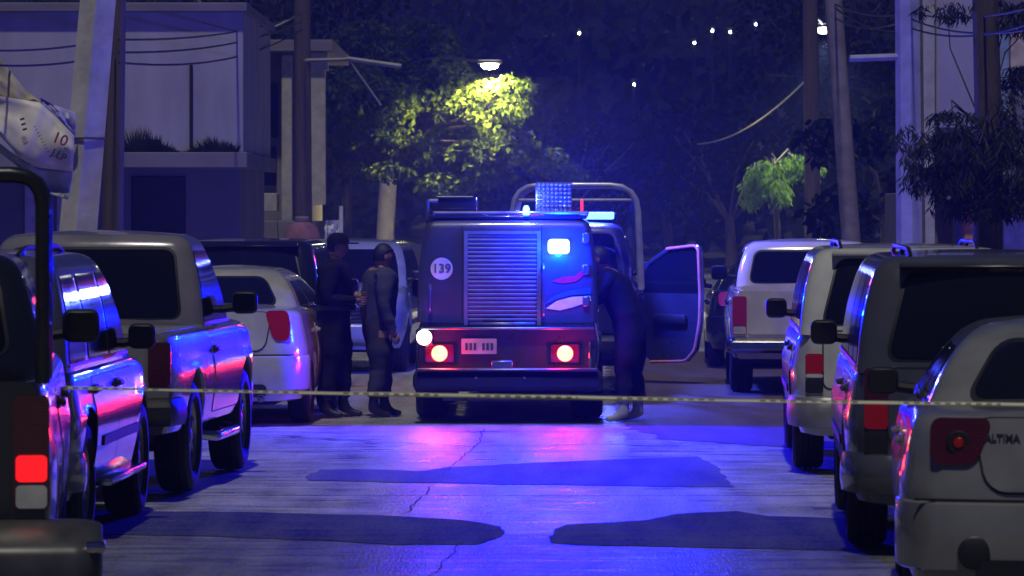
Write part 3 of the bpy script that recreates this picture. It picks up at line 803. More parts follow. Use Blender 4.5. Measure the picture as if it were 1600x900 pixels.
# right-hand row, near to far
make_sedan('parked_sedan', 'silver sedan with ALTIMA lettering, nearest car at the right edge', place(1408, 20.0, 1.79, 4.3), 4.3,
           P_ALT, L=4.62, badge='ALTIMA', lampstyle='round', letters_m=M_BLACK)
make_suv('parked_minivan', 'grey minivan with black rear window parked just ahead of the ALTIMA sedan', place(1324, 25.1, 1.86, 2.9), 2.9, P_VAN,
         L=4.95, W=1.86, H=1.735, belt=1.10, van=True, r=.335, lamps='split', rails=True)
make_suv('parked_suv', 'white sport utility car with roof rails parked between minivan and pale pickup', place(1238, 32.9, 1.80, 2.3), 2.3, P_WHITE,
         L=4.6, W=1.80, H=1.72, belt=1.10, r=.37, lamps='low', bmat=mat('bumper_silver', (.33, .33, .33), .4, .5), mirror_m=M_BLACK)
make_pickup('parked_pickup', 'pale cream pickup with tall red tail lamp, farthest truck of the right row', place(1140, 47.1, 1.80, 2.0), 2.0, P_CHAMP,
            L=5.1, W=1.80, H=1.66, rail_z=1.14, r=.37, bed=1.6, dual_lens=True, bmat=M_CHROME, tail_h=.42, bump=(.46, .64))
make_sedan('parked_sedan', 'small dark sedan half hidden beyond the pale cream pickup on the right', place(1106, 55.0, 1.7, 1.6), 1.6, P_DARK,
           L=4.3, W=1.70, H=1.33, deck=1.0, belt=.92, r=.30)
# left-hand row, near to far
v1 = place(88, 18.9, 1.98, -5.0, True)
pk, pksh = make_pickup('parked_pickup', 'black pickup with tubular cage and lit red tail lamp at the left edge', v1, -5.0, P_DARK,
            L=5.2, W=1.98, H=1.80, rail_z=1.26, r=.40, bed=1.65, bmat=mat('steel_bumper', (.10, .10, .105), .35, .6), bump=(.36, .66), bump_grow=.20,
            tail_h=.50, lampm=M_REDD, dual_lens=True, group=None, brakem=glow('tail_red_dim', (1, .01, .015), .8))
mb = MB()
for yy in (.06, .62):
    mb.tube([(.93, yy, 1.25), (.93, yy, 2.16), (-.93, yy, 2.16), (-.93, yy, 1.25)], .034, 10, fillet=.14)
for sd in (-1, 1):
    mb.tube([(sd * .93, .06, 1.50), (sd * .93, .62, 1.50)], .028, 8); mb.tube([(sd * .93, .06, 2.0), (sd * .93, .62, 2.0)], .028, 8)
mb.build('tube_cage', M_TUBE, pk)
make_suv('parked_suv', 'dark blue sport utility car with roof rails behind the black pickup', place(112, 24.95, 1.86, 1.9, True), 1.9, P_NAVY,
         L=4.45, W=1.86, H=1.74, belt=1.10, r=.38, lamps='tall', boards=True, glassm=M_GLASS)
make_pickup('parked_pickup', 'pale silver short cab pickup with chrome side steps parked on the left', place(273, 29.85, 1.84, 4.2, True), 4.2, P_LILAC,
            L=4.75, W=1.84, H=1.83, rail_z=1.16, r=.40, bed=1.85, crew=False, cover=True, steps=True, bmat=M_BLACK, bump=(.52, .72), tailm=P_GREY, zb=.46, lampm=M_REDD, tail_h=.30)
make_sedan('parked_sedan', 'beige sedan with red tail lamp parked between silver pickup and officers', place(474, 40.2, 1.74, 3.0, True), 3.0, P_BEIGE,
           L=4.5, W=1.74, H=1.45, deck=1.10, belt=.98, r=.31, lampstyle='tall')
make_suv('parked_suv', 'dark sport utility car beyond the beige sedan with blue light on its glass', place(508, 46.2, 1.82, 2.0, True), 2.0, P_DARK,
         L=4.6, W=1.82, H=1.68, belt=1.06, rails=False, lamps='tall')
make_suv('parked_suv', 'pale blue sport utility car facing the viewer behind the two left officers', (PX(655, 53) - .93, 58.0, 0), 182, P_BLUEW,
         L=4.6, W=1.84, H=1.62, belt=1.08, rails=False, lamps='tall', front=True, lit_amber=True, group=None)

# ------------------------------------------------------------------ police truck in the middle of the road
LIGHTS = []
def point(name, loc, col, power, radius=.05, parent=None, spot=None):
    if spot:
        d = bpy.data.lights.new(name, 'SPOT'); d.spot_size = R(spot[0]); d.spot_blend = spot[2] if len(spot) > 2 else .25
    else: d = bpy.data.lights.new(name, 'POINT')
    d.color = col; d.energy = power; d.shadow_soft_size = radius
    o = bpy.data.objects.new(name, d); COL.objects.link(o); o.location = loc
    if spot: o.rotation_euler = Vector(spot[1]).to_track_quat('-Z', 'Y').to_euler()
    if parent: o.parent = parent
    return o
TR_D = 41.0
TR_X = PX(793, TR_D)
A = thing('police_truck', (TR_X, TR_D, 0), -R(1.0), 'police truck with rear roller shutter, 139 roundel and blue strobe', 'truck')
P_POL = paint('police_grey', (.06, .06, .08), .42, .1)
P_POLD = paint('police_dark', (.03, .03, .045), .3, .1)
TW, TL = 1.74, 5.2
axA = (1.1, 4.3)
shA = Shell(TL, TW, .48, lambda y: 1.0 if y < 3.9 else lerp(1.06, .96, (y - 3.9) / 1.3), axA, .46, .39, bow=.015, belt=1.0, cr=.04, tumble=.03)
shA.build('body', P_POLD, A)
ghA = House(.97, 1.93, .0, 4.1, TW / 2 - .02, .07, 3.3, TW / 2 - .10, rc=.07, bow=.01)
ghA.build('rear_box', P_POL, A)
front_glass(A, ghA)
side_glass(A, ghA, [(2.35, 3.5, 2.35, 3.1)])
def apx(px): return (px - 793) / (F_PX / TR_D)
def apz(py): return PZ(py, TR_D)
fA = ghA.rear
# roller shutter: frame, slats, bottom rail
x0, x1, z0, z1 = apx(731), apx(839), apz(508), apz(366)
fr = MB()
for a, b in (((x0 - .035, x0), (z0, z1 + .03)), ((x1, x1 + .035), (z0, z1 + .03))): fr.patch(fA, a, b, .004, .004, REAR, .028, .03, 1, 6)
fr.patch(fA, (x0, x1), (z1, z1 + .03), .004, .004, REAR, .027, .03, 6, 1)
frame = fr.build('shutter_frame', mat('shutter_frame', (.22, .22, .24), .4, .3), A)
MB().patch(fA, (x0, x1), (z0, z1), .004, .004, REAR, .006, .01, 4, 8).build('shutter_back', M_BLACK, frame)
M_SLAT = mat('shutter_slat', (.10, .10, .115), .5, .1, stretch=(1, 1, 8))
NSL = 21; hs = (z1 - z0 - .03) / NSL
for k in range(NSL):
    zc = z0 + .03 + (k + .5) * hs; s_ = MB(); y_ = fA(0, zc)[1]
    pr = [(.010, -hs * .46), (.018, -hs * .25), (.021, 0), (.018, hs * .25), (.010, hs * .46)]
    vs = []
    for xx in (x0 + .003, x1 - .003): vs += [(xx, y_ - o, zc + z) for o, z in pr] + [(xx, y_ - .004, zc + hs * .46), (xx, y_ - .004, zc - hs * .46)]
    n = 7; s_.add(vs, [(i, (i + 1) % n, n + (i + 1) % n, n + i) for i in range(n)] + [tuple(range(n)), tuple(range(n, 2 * n))])
    s_.build('slat', M_SLAT, frame)
s_ = MB(); s_.rbox(((x0 + x1) / 2, fA(0, z0)[1] - .02, z0 + .014), (x1 - x0 - .02, .035, .028), .008, 1); s_.build('bottom_rail', M_STEEL, frame)
MB().rbox((apx(780), fA(0, z0)[1] - .03, z0 + .045), (.30, .02, .02), .006, 1).build('pull_handle', M_BLACK, frame)
# roundel 139
cx, cz = apx(690), apz(420); yy = fA(cx, cz)[1]
ro = MB(); ro.lathe([(-.004, .105), (-.006, .104), (-.006, .001)], 32, 'y', (cx, yy, cz), cap=False)
rd = ro.build('number_roundel', mat('roundel_white', (.75, .75, .76), .5), A)
me = text_mesh('139', .12, .001, .002); me.materials.append(mat('roundel_ink', (.10, .11, .2), .5))
o = link('number', me, rd); o.location = (cx, yy - .009, cz); o.rotation_euler = (R(90), 0, 0)
for zz in (1.15, 1.45, 1.75):
    MB().rbox((TW / 2 - .13, fA(TW / 2 - .13, zz)[1] - .012, zz), (.07, .03, .10), .01, 1).build('hinge', M_STEEL, A)
for xx, za, zb_ in ((apx(849), 1.0, 1.5), (-TW / 2 + .14, 1.05, 1.30)):
    ya, yb = fA(xx, za)[1], fA(xx, zb_)[1]
    MB().tube([(xx, ya, za), (xx, ya - .07, za + .03), (xx, yb - .07, zb_ - .03), (xx, yb, zb_)], .013, 8, fillet=.03).build('grab_rail', M_STEEL, A)
for xx in (apx(722), apx(846)):
    MB().patch(fA, (xx - .004, xx + .004), (.99, 1.86), .001, .001, REAR, .002, .004, 1, 6).build('panel_gap', M_BLACK, A)
# livery flashes on the right of the shutter
def stripe(name, pts, m, off=.006, f=fA, th=.004):
    mb = MB(); n = len(pts)
    mb.add([tuple(Vector(f(apx(x), apz(y))) + Vector((0, -off, 0))) for x, y in pts], [tuple(range(n))]); return mb.build(name, m, A, smooth=0)
M_LB = mat('livery_blue', (.03, .12, .65), .25, coat=.5); M_LW = mat('livery_white', (.8, .8, .72), .3, coat=.5); M_LR = mat('livery_red', (.65, .02, .04), .3, coat=.4)
stripe('livery_flash', [(853, 482), (870, 470), (893, 464), (922, 462), (924, 470), (895, 480), (875, 485)], M_LW)
stripe('livery_flash', [(850, 476), (862, 464), (885, 454), (923, 450), (923, 459), (892, 461), (868, 468)], M_LB)
stripe('livery_flash', [(862, 440), (880, 432), (898, 431), (912, 420), (916, 428), (900, 440), (880, 443)], M_LR)
# rack, roof plate and roof items
MB().rbox((0, 1.6, 1.945), (TW - .24, 3.0, .04), .015, 1).build('roof_plate', P_POLD, A)
mb = MB()
xl = apx(667)
mb.tube([(xl, .15, 1.93), (xl, .15, 2.10), (xl + .10, .15, 2.10)], .022, 8, fillet=.03)
mb.tube([(xl + .06, .12, 1.985), (TW / 2 - .12, .12, 1.985)], .018, 8); mb.tube([(xl + .06, .12, 1.985), (xl + .06, 2.6, 1.985)], .018, 8)
mb.tube([(TW / 2 - .12, .12, 1.985), (TW / 2 - .12, 2.6, 1.985)], .018, 8)
for x in (xl + .06, -.2, .3, TW / 2 - .12): mb.tube([(x, .12, 1.95), (x, .12, 1.985)], .012, 6)
mb.build('roof_rack', M_STEEL, A)
mb = MB(); mb.rbox((apx(708), .55, 2.055), (.42, .6, .15), .02, 2)
mb.tube([(apx(682), .24, 2.135), (apx(738), .24, 2.135)], .01, 6); mb.build('roof_locker', P_POLD, A)
# flood lamp with a grid of reflectors on a bracket
fx0, fx1, fz0, fz1 = apx(838), apx(892), apz(331), apz(286)
fl = MB(); fl.rbox(((fx0 + fx1) / 2, .22, (fz0 + fz1) / 2), (fx1 - fx0 + .02, .10, fz1 - fz0 + .02), .012, 2)
flood = fl.build('flood_lamp', M_STEEL, A)
MB().rbox(((fx0 + fx1) / 2, .25, (fz0 + 1.95) / 2 - .01), (.06, .06, fz0 - 1.93 + .02), .01, 1).build('bracket', M_BLACK, flood)
M_CELL = mat('reflector_cell', (.72, .72, .78), .12, .9)
g = None
for i in range(8):
    for j in range(7):
        c = MB(); q = (fx1 - fx0) / 8; h_ = (fz1 - fz0) / 7
        cx_, cz_ = fx0 + (i + .5) * q, fz0 + (j + .5) * h_
        if g is None:
            c.lathe([(-.052, q * .46), (-.066, q * .40), (-.058, q * .18), (-.062, .001)], 10, 'y', (0, 0, 0), cap=False)
            oo = c.build('reflector', M_CELL, flood); g = oo.data
        else: oo = link('reflector', g, flood)
        oo.location = (cx_, .22, cz_)
MB().rbox((apx(909), .3, 2.05), (.025, .05, .12), .008, 1).build('marker_lamp', glow('red_marker', (1, .02, .03), 2.5), A)
bl = MB().lathe([(0, .03), (.06, .03), (.085, .018), (.09, .001)], 12, 'z', (apx(822), .1, 1.965)).build('beacon', glow('beacon_blue', (.05, .25, 1.0), 14), A)
point('beacon_light', (apx(822), -.02, 2.12), (.05, .08, 1.0), 40, .04, A)
# blue strobe and its housing
sx, sz = apx(873), apz(385)
sb = MB().rbox((sx, fA(sx, sz)[1] - .02, sz), (.17, .05, .11), .02, 2).build('strobe_lamp', M_BLACK, A)
MB().rbox((sx, fA(sx, sz)[1] - .055, sz), (.20, .07, .135), .034, 4).build('strobe_lens', glow('strobe_blue', (.14, .42, 1.0), 16), sb)
point('strobe_light', (sx, fA(sx, sz)[1] - .11, sz), (.0, .0006, 1.0), 4200, .05, A, spot=(168, (0, -1, 0)))
point('strobe_spill', (sx, fA(sx, sz)[1] - .22, sz), (.0, .02, 1.0), 190, .05, A)
# lower rear panel, lamps, plate, bumper
fB = shA.rear
MB().rbox((0, -.03, apz(513)), (TW - .10, .07, .025), .008, 1).build('sill_rail', M_STEEL, A)
pl_ = MB().patch(lambda x, z: (x, -.0, z), (apx(721), apx(776)), (apz(553), apz(529)), .008, .008, REAR, .03, .03, 4, 2).build('licence_plate', mat('plate_grey', (.38, .38, .38), .5), A)
i_ = MB()
for k in range(7):
    if k != 3: i_.patch(lambda x, z: (x, 0, z), (apx(727 + k * 6.6), apx(731 + k * 6.6)), (apz(547), apz(536)), .002, .002, REAR, .034, .002, 1, 1)
i_.build('characters', M_PLATE_INK, pl_)
for px, nm in ((687, 'l'), (883, 'r')):
    x = apx(px); z = apz(552)
    hs_ = MB().rbox((x + (.0 if px < 800 else -.0), -.02, z), (.28, .06, .18), .02, 2).build('tail_lamp', M_REDD, A)
    MB().lathe([(0, .075), (-.03, .075), (-.045, .055), (-.05, .002)], 20, 'y', (x, -.05, z), cap=False).build('brake_bulb', glow('brake_red', (1.0, .06, .03), 17), hs_)
    point('brake_light', (x, -.16, z), (1, .005, .01), 10, .06, A)
    point('brake_beam', (x, -.13, z), (1, .005, .005), 20, .06, A, spot=(150, (0, -1, -.08)))
x, z = apx(663), apz(527)
rv = MB().rbox((x, -.03, z), (.16, .06, .16), .02, 2).build('reversing_lamp', M_BLACK, A)
MB().lathe([(0, .072), (-.03, .07), (-.045, .05), (-.05, .002)], 20, 'y', (x, -.055, z), cap=False).build('reversing_bulb', glow('reverse_white', (1.0, .93, .75), 9), rv)
point('reversing_light', (x, -.12, z), (1, .88, .66), 5, .07, A, spot=(166, (0, -1, -.05)))
bA = bumper(A, shA, .30, .50, M_BLACK, .20, wrap=.25, grow=.02)
MB().rbox((0, -.14, .515), (TW - .04, .16, .018), .006, 1).build('bumper_step', M_STEEL, bA)
MB().rbox((apx(785), -.18, .56), (.20, .02, .075), .008, 1).build('step_plate', M_STEEL, bA)
for px in (745, 820): MB().lathe([(-.20, .014), (-.225, .012), (-.226, .001)], 10, 'y', (apx(px), 0, .44)).build('bolt', M_CHROME, bA)
MB().rbox((apx(905) + .10, -.0, .62), (.035, .05, .30), .012, 1).build('corner_guard', M_CHROME, A)
MB().tube([(-.62, .3, .22), (.48, .3, .22)], .022, 8).build('rear_crossbar', mat('pale_bar', (.45, .45, .5), .3, .6), A)
four_wheels(A, axA, TW + .10, .39, .31); under(A, TL, TW, .33, .62, axA)
for sd in (-1, 1): mirror(A, sd * (TW / 2 - .05), 3.5, 1.22, sd, M_BLACK, .22, .24)
MB().rbox((0, TL, .58), (TW - .1, .2, .26), .05, 2).build('front_bumper', M_BLACK, A)

# ------------------------------------------------------------------ caged police pickup ahead of it with an open door
BD = 47.0
BX = PX(1000, BD) - .95
B, shB = make_pickup('police_pickup', 'police pickup with tall tubular cage and open right door ahead of the truck', (BX, BD, 0), 2.0, P_POLD,
                     L=5.4, W=1.92, H=1.86, rail_z=1.18, r=.40, bed=1.6, bmat=M_BLACK, cat='truck', group=None, bump=(.46, .66))
mb = MB()
xr = .93; xl_ = PX(802, BD) - BX
for yy in (.08, .75, 1.45):
    mb.tube([(xr + .03, yy, 1.15), (xr - .02, yy, 2.28), (xl_, yy, 2.28), (xl_ - .04, yy, 1.15)], .034, 10, fillet=.28)
for x, z in ((xr, 1.55), (xr - .01, 1.9), (xl_, 1.6), (xl_, 2.0), (xl_ + .3, 2.28), (xr - .3, 2.28)): mb.tube([(x, .08, z), (x, 1.45, z)], .02, 8)
mb.tube([(xl_, .08, 2.12), (xr - .01, .08, 2.12)], .018, 8)
mb.build('tube_cage', M_TUBEL, B)
lb = MB().rbox((.05, 2.55, 1.93), (1.25, .26, .11), .03, 2).build('light_bar', M_BLACK, B)
for sd, m_ in ((-1, glow('bar_red', (1, .02, .03), 8)), (1, glow('bar_blue', (.03, .08, 1), 14))):
    MB().rbox((.05 + sd * .40, 2.55, 1.945), (.40, .275, .09), .025, 2).build('light_pod', m_, lb)
point('bar_light_blue', (.4, 2.5, 2.55), (.05, .07, 1.0), 1300, .12, B)
point('bar_light_red', (-.4, 2.5, 2.55), (1.0, .05, .12), 35, .12, B)
# open door: hinged at its front edge, seen from inside
def door_pt(u, z):  # u along the door from the hinge outward
    a = R(50); hx, hy = .93, 3.75
    return (hx + u * math.sin(a), hy - u * math.cos(a), z)
outer = [(.0, .42), (.0, 1.22), (.10, 1.38), (.42, 1.56), (.86, 1.60), (.92, 1.57), (.94, 1.0), (.93, .72), (.86, .40), (.72, .265), (.2, .245)]
inner = [(.10, 1.20), (.18, 1.33), (.44, 1.49), (.80, 1.53), (.84, 1.50), (.85, 1.12), (.80, 1.08), (.14, 1.08)]
nrm = Vector((-math.cos(R(50)), -math.sin(R(50)), 0))
mb = MB(); n = len(outer); k = len(inner)
lower = [(.0, .42), (.0, 1.05), (.94, 1.05), (.93, .72), (.86, .40), (.72, .265), (.2, .245)]
n = len(lower); mb.add([Vector(door_pt(*p)) + nrm * .035 for p in lower] + [Vector(door_pt(*p)) - nrm * .035 for p in lower],
       [tuple(range(n)), tuple(range(n, 2 * n))] + [(i, (i + 1) % n, n + (i + 1) % n, n + i) for i in range(n)])
dr = mb.build('open_door', P_POLD, B, smooth=30)
MB().tube([door_pt(*p) for p in [(.02, 1.05), (.02, 1.22), (.12, 1.38), (.44, 1.56), (.86, 1.60), (.91, 1.56), (.93, 1.05)]], .032, 8, fillet=.05).build('window_frame', P_POLD, dr)
MB().tube([Vector(door_pt(u, z)) + nrm * .045 for u, z in [(.44, 1.565), (.86, 1.605), (.915, 1.56), (.94, 1.0), (.93, .72), (.86, .40), (.72, .27), (.2, .25)]], .017, 8, fillet=.05).build('door_seal', mat('door_seal', (.60, .20, .20), .5), dr)  # white seal coloured pink: the red light on it is painted in
gl = MB(); gp = [(.05, 1.05), (.05, 1.2), (.14, 1.35), (.45, 1.53), (.84, 1.57), (.90, 1.05)]
n = len(gp); gl.add([Vector(door_pt(*p)) + nrm * .006 for p in gp] + [Vector(door_pt(*p)) - nrm * .006 for p in gp], [tuple(range(n)), tuple(range(n, 2 * n))] + [(i, (i + 1) % n, n + (i + 1) % n, n + i) for i in range(n)])
gl.build('door_window', M_GLASS, dr, smooth=0)
mb = MB(); mb.rbox(Vector(door_pt(.5, .75)) + nrm * .06, (.5, .07, .12), .03, 2, Matrix.Rotation(R(-40), 3, 'Z')); mb.build('arm_rest', M_BLACK, dr)


# ------------------------------------------------------------------ people
M_SKIN = mat('skin', (.32, .18, .12), .5, var=.12)
M_UNI = mat('uniform_dark', (.009, .009, .013), .9, bump=.3, bscale=25, spec=.2)
M_JKT = mat('jacket_grey', (.05, .05, .07), .8, bump=.3, bscale=22)
M_TRO = mat('trousers_grey', (.03, .029, .03), .85, bump=.3, bscale=22)
M_BOOT = mat('boot', (.012, .011, .011), .5)
M_SHOE = mat('pale_shoe', (.42, .42, .40), .6)
M_HAIR = mat('hair', (.01, .008, .007), .6)
def person(label, loc, rz, J, mats, cap=True, belt=True, boots=M_BOOT, girth=1.0):
    """J: joints in metres, x forward, y to the person's left, z up. mats: torso, legs, sleeves"""
    root_o = None
    bm = bmesh.new(); lay = bm.verts.layers.skin.verify()
    def V(p, rx, ry=None, root=False):
        v = bm.verts.new(p); v[lay].radius = (rx, ry or rx); v[lay].use_root = root; return v
    def mid(a, b, t): return Vector(J[a]).lerp(Vector(J[b]), t)
    g = girth
    pel = V(J['pelvis'], .135 * g, .12 * g, True)
    sp = V(mid('pelvis', 'chest', .45), .125 * g, .11 * g); ch = V(J['chest'], .15 * g, .125 * g)
    nk0 = V(mid('chest', 'neck', .7), .085 * g); nk = V(J['neck'], .058); hb = V(mid('neck', 'head', .6), .06)
    for a, b in ((pel, sp), (sp, ch), (ch, nk0), (nk0, nk), (nk, hb)): bm.edges.new((a, b))
    for s_ in 'lr':
        sh_ = V(J['sh_' + s_], .072 * g); e1 = V(mid('sh_' + s_, 'el_' + s_, .5), .058 * g); el = V(J['el_' + s_], .047)
        f1 = V(mid('el_' + s_, 'wr_' + s_, .4), .043); wr = V(J['wr_' + s_], .030)
        hd = V(Vector(J['wr_' + s_]) + (Vector(J['wr_' + s_]) - Vector(J['el_' + s_])).normalized() * .07, .034, .022)
        for a, b in ((nk0, sh_), (sh_, e1), (e1, el), (el, f1), (f1, wr), (wr, hd)): bm.edges.new((a, b))
        hp = V(J['hip_' + s_], .10 * g); t1 = V(mid('hip_' + s_, 'kn_' + s_, .5), .088 * g); kn = V(J['kn_' + s_], .062)
        c1 = V(mid('kn_' + s_, 'an_' + s_, .35), .060); an = V(J['an_' + s_], .043)
        heel = V(Vector(J['an_' + s_]) + Vector((-.02, 0, -.055)), .04, .035)
        tv = Vector(J['toe_' + s_]); toe = V(Vector(J['an_' + s_]).lerp(tv, .6) + Vector((0, 0, -.02)), .042, .034); te = V(tv, .036, .026)
        for a, b in ((pel, hp), (hp, t1), (t1, kn), (kn, c1), (c1, an), (an, heel), (an, toe), (toe, te)): bm.edges.new((a, b))
    me = bpy.data.meshes.new('p'); bm.to_mesh(me); bm.free()
    o = bpy.data.objects.new('p', me); COL.objects.link(o)
    m1 = o.modifiers.new('s', 'SKIN'); m1.use_smooth_shade = True
    o.modifiers.new('b', 'SUBSURF').levels = 2
    dg = bpy.context.evaluated_depsgraph_get()
    body = bpy.data.meshes.new_from_object(o.evaluated_get(dg)); bpy.data.objects.remove(o)
    # head and fingers joined into the same body mesh
    bm = bmesh.new(); bm.from_mesh(body)
    hc = Vector(J['head'])
    hd = MB(); fw = Vector(J.get('face', (1, 0, 0))).normalized(); sdv = Vector((0, 0, 1)).cross(fw)
    n, m = 18, 14
    for j in range(m + 1):
        a = math.pi * j / m
        for i in range(n):
            b = 2 * math.pi * i / n; x, y, z = math.sin(a) * math.cos(b), math.sin(a) * math.sin(b), math.cos(a)
            r_ = .098 if x > 0 else .105
            px, py, pz = x * r_, y * .077, z * .122
            if z < -.1: py *= 1 - .28 * (-z); px *= 1 - .10 * (-z)
            if x > .75 and abs(y) < .32: px += .020 * max(0, 1 - abs(z + .12) / .22) * (1 - abs(y) / .32)       # nose
            if x > .5 and .0 < z < .2 and .2 < abs(y) < .6: px -= .008                                          # eye sockets
            if x > .7 and -.62 < z < -.48 and abs(y) < .4: px += .006                                           # lips
            hd.v.append(tuple(hc + fw * px + sdv * py + Vector((0, 0, pz))))
    for j in range(m):
        for i in range(n): hd.f.append((j * n + i, j * n + (i + 1) % n, (j + 1) * n + (i + 1) % n, (j + 1) * n + i))
    for sg in (-1, 1): hd.ball(hc + sdv * .078 * sg + Vector((0, 0, -.01)) - fw * .005, .032, (.55, .35, 1), 8, 6)
    for s_ in 'lr':
        wv = Vector(J['wr_' + s_]); dv = (wv - Vector(J['el_' + s_])).normalized(); pv = dv.cross(Vector((0, 1, 0)))
        if pv.length < .1: pv = Vector((1, 0, 0))
        pv.normalize(); qv = dv.cross(pv).normalized(); base = wv + dv * .085
        for q in range(4):
            st = base + pv * (-.030 + q * .020); ln = (.062, .075, .070, .055)[q]; bend = qv * (.02 if s_ == 'l' else -.02)
            hd.tube([st - dv * .02, st + dv * ln * .45, st + dv * ln * .8 + bend * .5, st + dv * ln * .95 + bend * 1.3], .0092, 6, r1=.0072)
        hd.tube([wv + dv * .03 - pv * .025, wv + dv * .06 - pv * .05, wv + dv * .095 - pv * .055], .0105, 6, r1=.008)
    nb = len(bm.faces)
    vs = [bm.verts.new(p) for p in hd.v]
    for f in hd.f:
        try: bm.faces.new([vs[i] for i in f])
        except ValueError: pass
    bm.faces.ensure_lookup_table()
    ez = max(J['an_l'][2], J['an_r'][2])
    segs = [('pelvis', 'chest', 0), ('chest', 'neck', 0)]
    for s_ in 'lr': segs += [('sh_' + s_, 'el_' + s_, 2), ('el_' + s_, 'wr_' + s_, 2), ('hip_' + s_, 'kn_' + s_, 1), ('kn_' + s_, 'an_' + s_, 1), ('an_' + s_, 'toe_' + s_, 4)]
    def near(p):
        best = (9, 0)
        for a, b, k in segs:
            A_, B_ = Vector(J[a]), Vector(J[b]); t = clamp((p - A_).dot(B_ - A_) / max(1e-6, (B_ - A_).length_squared))
            dd = (p - A_.lerp(B_, t)).length
            if dd < best[0]: best = (dd, k)
        return best[1]
    for i, f in enumerate(bm.faces):
        f.smooth = True; c = f.calc_center_median()
        if i >= nb: f.material_index = 3; continue
        k = near(c)
        if c.z > Vector(J['neck']).z - .01 and (c - Vector(J['neck'])).length < .12: k = 3
        for s_ in 'lr':
            wv = Vector(J['wr_' + s_]); dv = (wv - Vector(J['el_' + s_])).normalized()
            if (c - wv).dot(dv) > .0 and (c - wv).length < .13: k = 3
            if k == 1 and (c - Vector(J['an_' + s_])).length < .12: k = 4
        if k == 0 and c.z < Vector(J['pelvis']).z - .02: k = 1
        f.material_index = k
    bmesh.ops.recalc_face_normals(bm, faces=bm.faces); bm.normal_update()
    moved = {}
    for f in bm.faces:   # cloth stands off the body and folds
        if f.material_index in (0, 1, 2):
            for v in f.verts: moved[v] = f.material_index
    for v, k in moved.items():
        q = v.co.copy(); fold = noise.noise((q.x * 7 + 3, q.y * 7, q.z * 13)) + .6 * noise.noise((q.x * 15, q.y * 15 + 4, q.z * 27))
        loose = .012 + (.016 if k == 1 and q.z < .75 * J['pelvis'][2] else .0) + (.012 if k == 0 and q.z < J['chest'][2] else 0)
        v.co += v.normal * (loose + .013 * fold)
    bm.to_mesh(body); bm.free()
    for q in (mats[0], mats[1], mats[2], M_SKIN, boots): body.materials.append(q)
    root_o = link('person', body); root_o.location = loc; root_o.rotation_euler = (0, 0, rz)
    tag(root_o, label, 'person', 'people at the taped off street')
    h = MB()   # hair cap over the back and top of the head
    for j in range(9):
        a = math.pi * .62 * j / 8
        for i in range(n):
            b = 2 * math.pi * i / n; x, y, z = math.sin(a) * math.cos(b), math.sin(a) * math.sin(b), math.cos(a)
            if x > 0 and z < .55: z = .55 + (z - .55) * .15; 
            h.v.append(tuple(hc + fw * x * (.104 if x > 0 else .113) * 1.0 + sdv * y * .085 + Vector((0, 0, z * .130))))
    for j in range(8):
        for i in range(n): h.f.append((j * n + i, j * n + (i + 1) % n, (j + 1) * n + (i + 1) % n, (j + 1) * n + i))
    h.build('hair', M_HAIR, root_o, smooth=60)
    if cap:
        c = MB(); c.lathe([(.03, .112), (.075, .108), (.115, .085), (.135, .04), (.138, .002)], 20, 'z', hc, cap=False)
        for sgn in range(1): c.rbox(hc + fw * .13 + Vector((0, 0, .035)), (.13, .15, .014), .006, 1, fw.to_track_quat('X', 'Z').to_matrix())
        c.build('cap', M_UNI, root_o, smooth=50)
    if belt:
        pz = Vector(J['pelvis']) + Vector((0, 0, .085)); c = MB()
        c.lathe([(-.028, .152 * g), (-.02, .160 * g), (.02, .160 * g), (.028, .152 * g)], 24, 'z', pz, cap=False)
        c.rbox(pz + Vector((.02, -.17, -.05)), (.08, .05, .16), .015, 1); c.rbox(pz + Vector((-.10, .12, .0)), (.06, .06, .09), .012, 1)
        c.build('duty_belt', M_BLACK, root_o)
    return root_o
def stand(h=1.72, lean=0.0, arms='down', stride=.1):
    k = h / 1.72; l = lean
    J = dict(pelvis=(0, 0, .95), chest=(l * .5, 0, 1.28), neck=(l * .85, 0, 1.47), head=(l * 1.0 + .03, 0, 1.60),
             sh_l=(l * .7, .19, 1.41), sh_r=(l * .7, -.19, 1.41), hip_l=(0, .10, .90), hip_r=(0, -.10, .90),
             kn_l=(stride * .7 + .03, .11, .50), kn_r=(-stride * .4 + .02, -.11, .50), an_l=(stride, .12, .10), an_r=(-stride, -.12, .10),
             toe_l=(stride + .19, .14, .035), toe_r=(-stride + .19, -.14, .035))
    if arms == 'down': J.update(el_l=(l * .5 - .05, .27, 1.13), el_r=(l * .5 - .05, -.27, 1.13), wr_l=(l * .4 + .06, .27, .89), wr_r=(l * .4 + .05, -.27, .88))
    if arms == 'fold': J.update(el_l=(l * .5 - .04, .26, 1.13), el_r=(l * .5 - .02, -.27, 1.12), wr_l=(l * .5 + .20, .10, 1.14), wr_r=(l * .5 + .21, -.08, 1.10))
    if arms == 'reach': J.update(el_l=(l * .7 + .16, .23, 1.20), el_r=(l * .7 + .14, -.24, 1.19), wr_l=(l * .8 + .37, .15, 1.28), wr_r=(l * .8 + .36, -.16, 1.24))
    return {a: tuple(c * k for c in b) for a, b in J.items()}
PD = 42.1
person('police officer in dark uniform standing beside the beige sedan, facing the truck', (PX(520, PD), PD, 0), R(-8), stand(1.78, .02, 'fold', .07), (M_UNI, M_UNI, M_UNI), girth=1.42)
person('person in grey jacket and trousers standing just left of the police truck', (PX(590, PD), PD + .1, 0), R(20), stand(1.68, .03, 'down', .10), (M_JKT, M_TRO, M_JKT), cap=False, belt=False, girth=1.38)
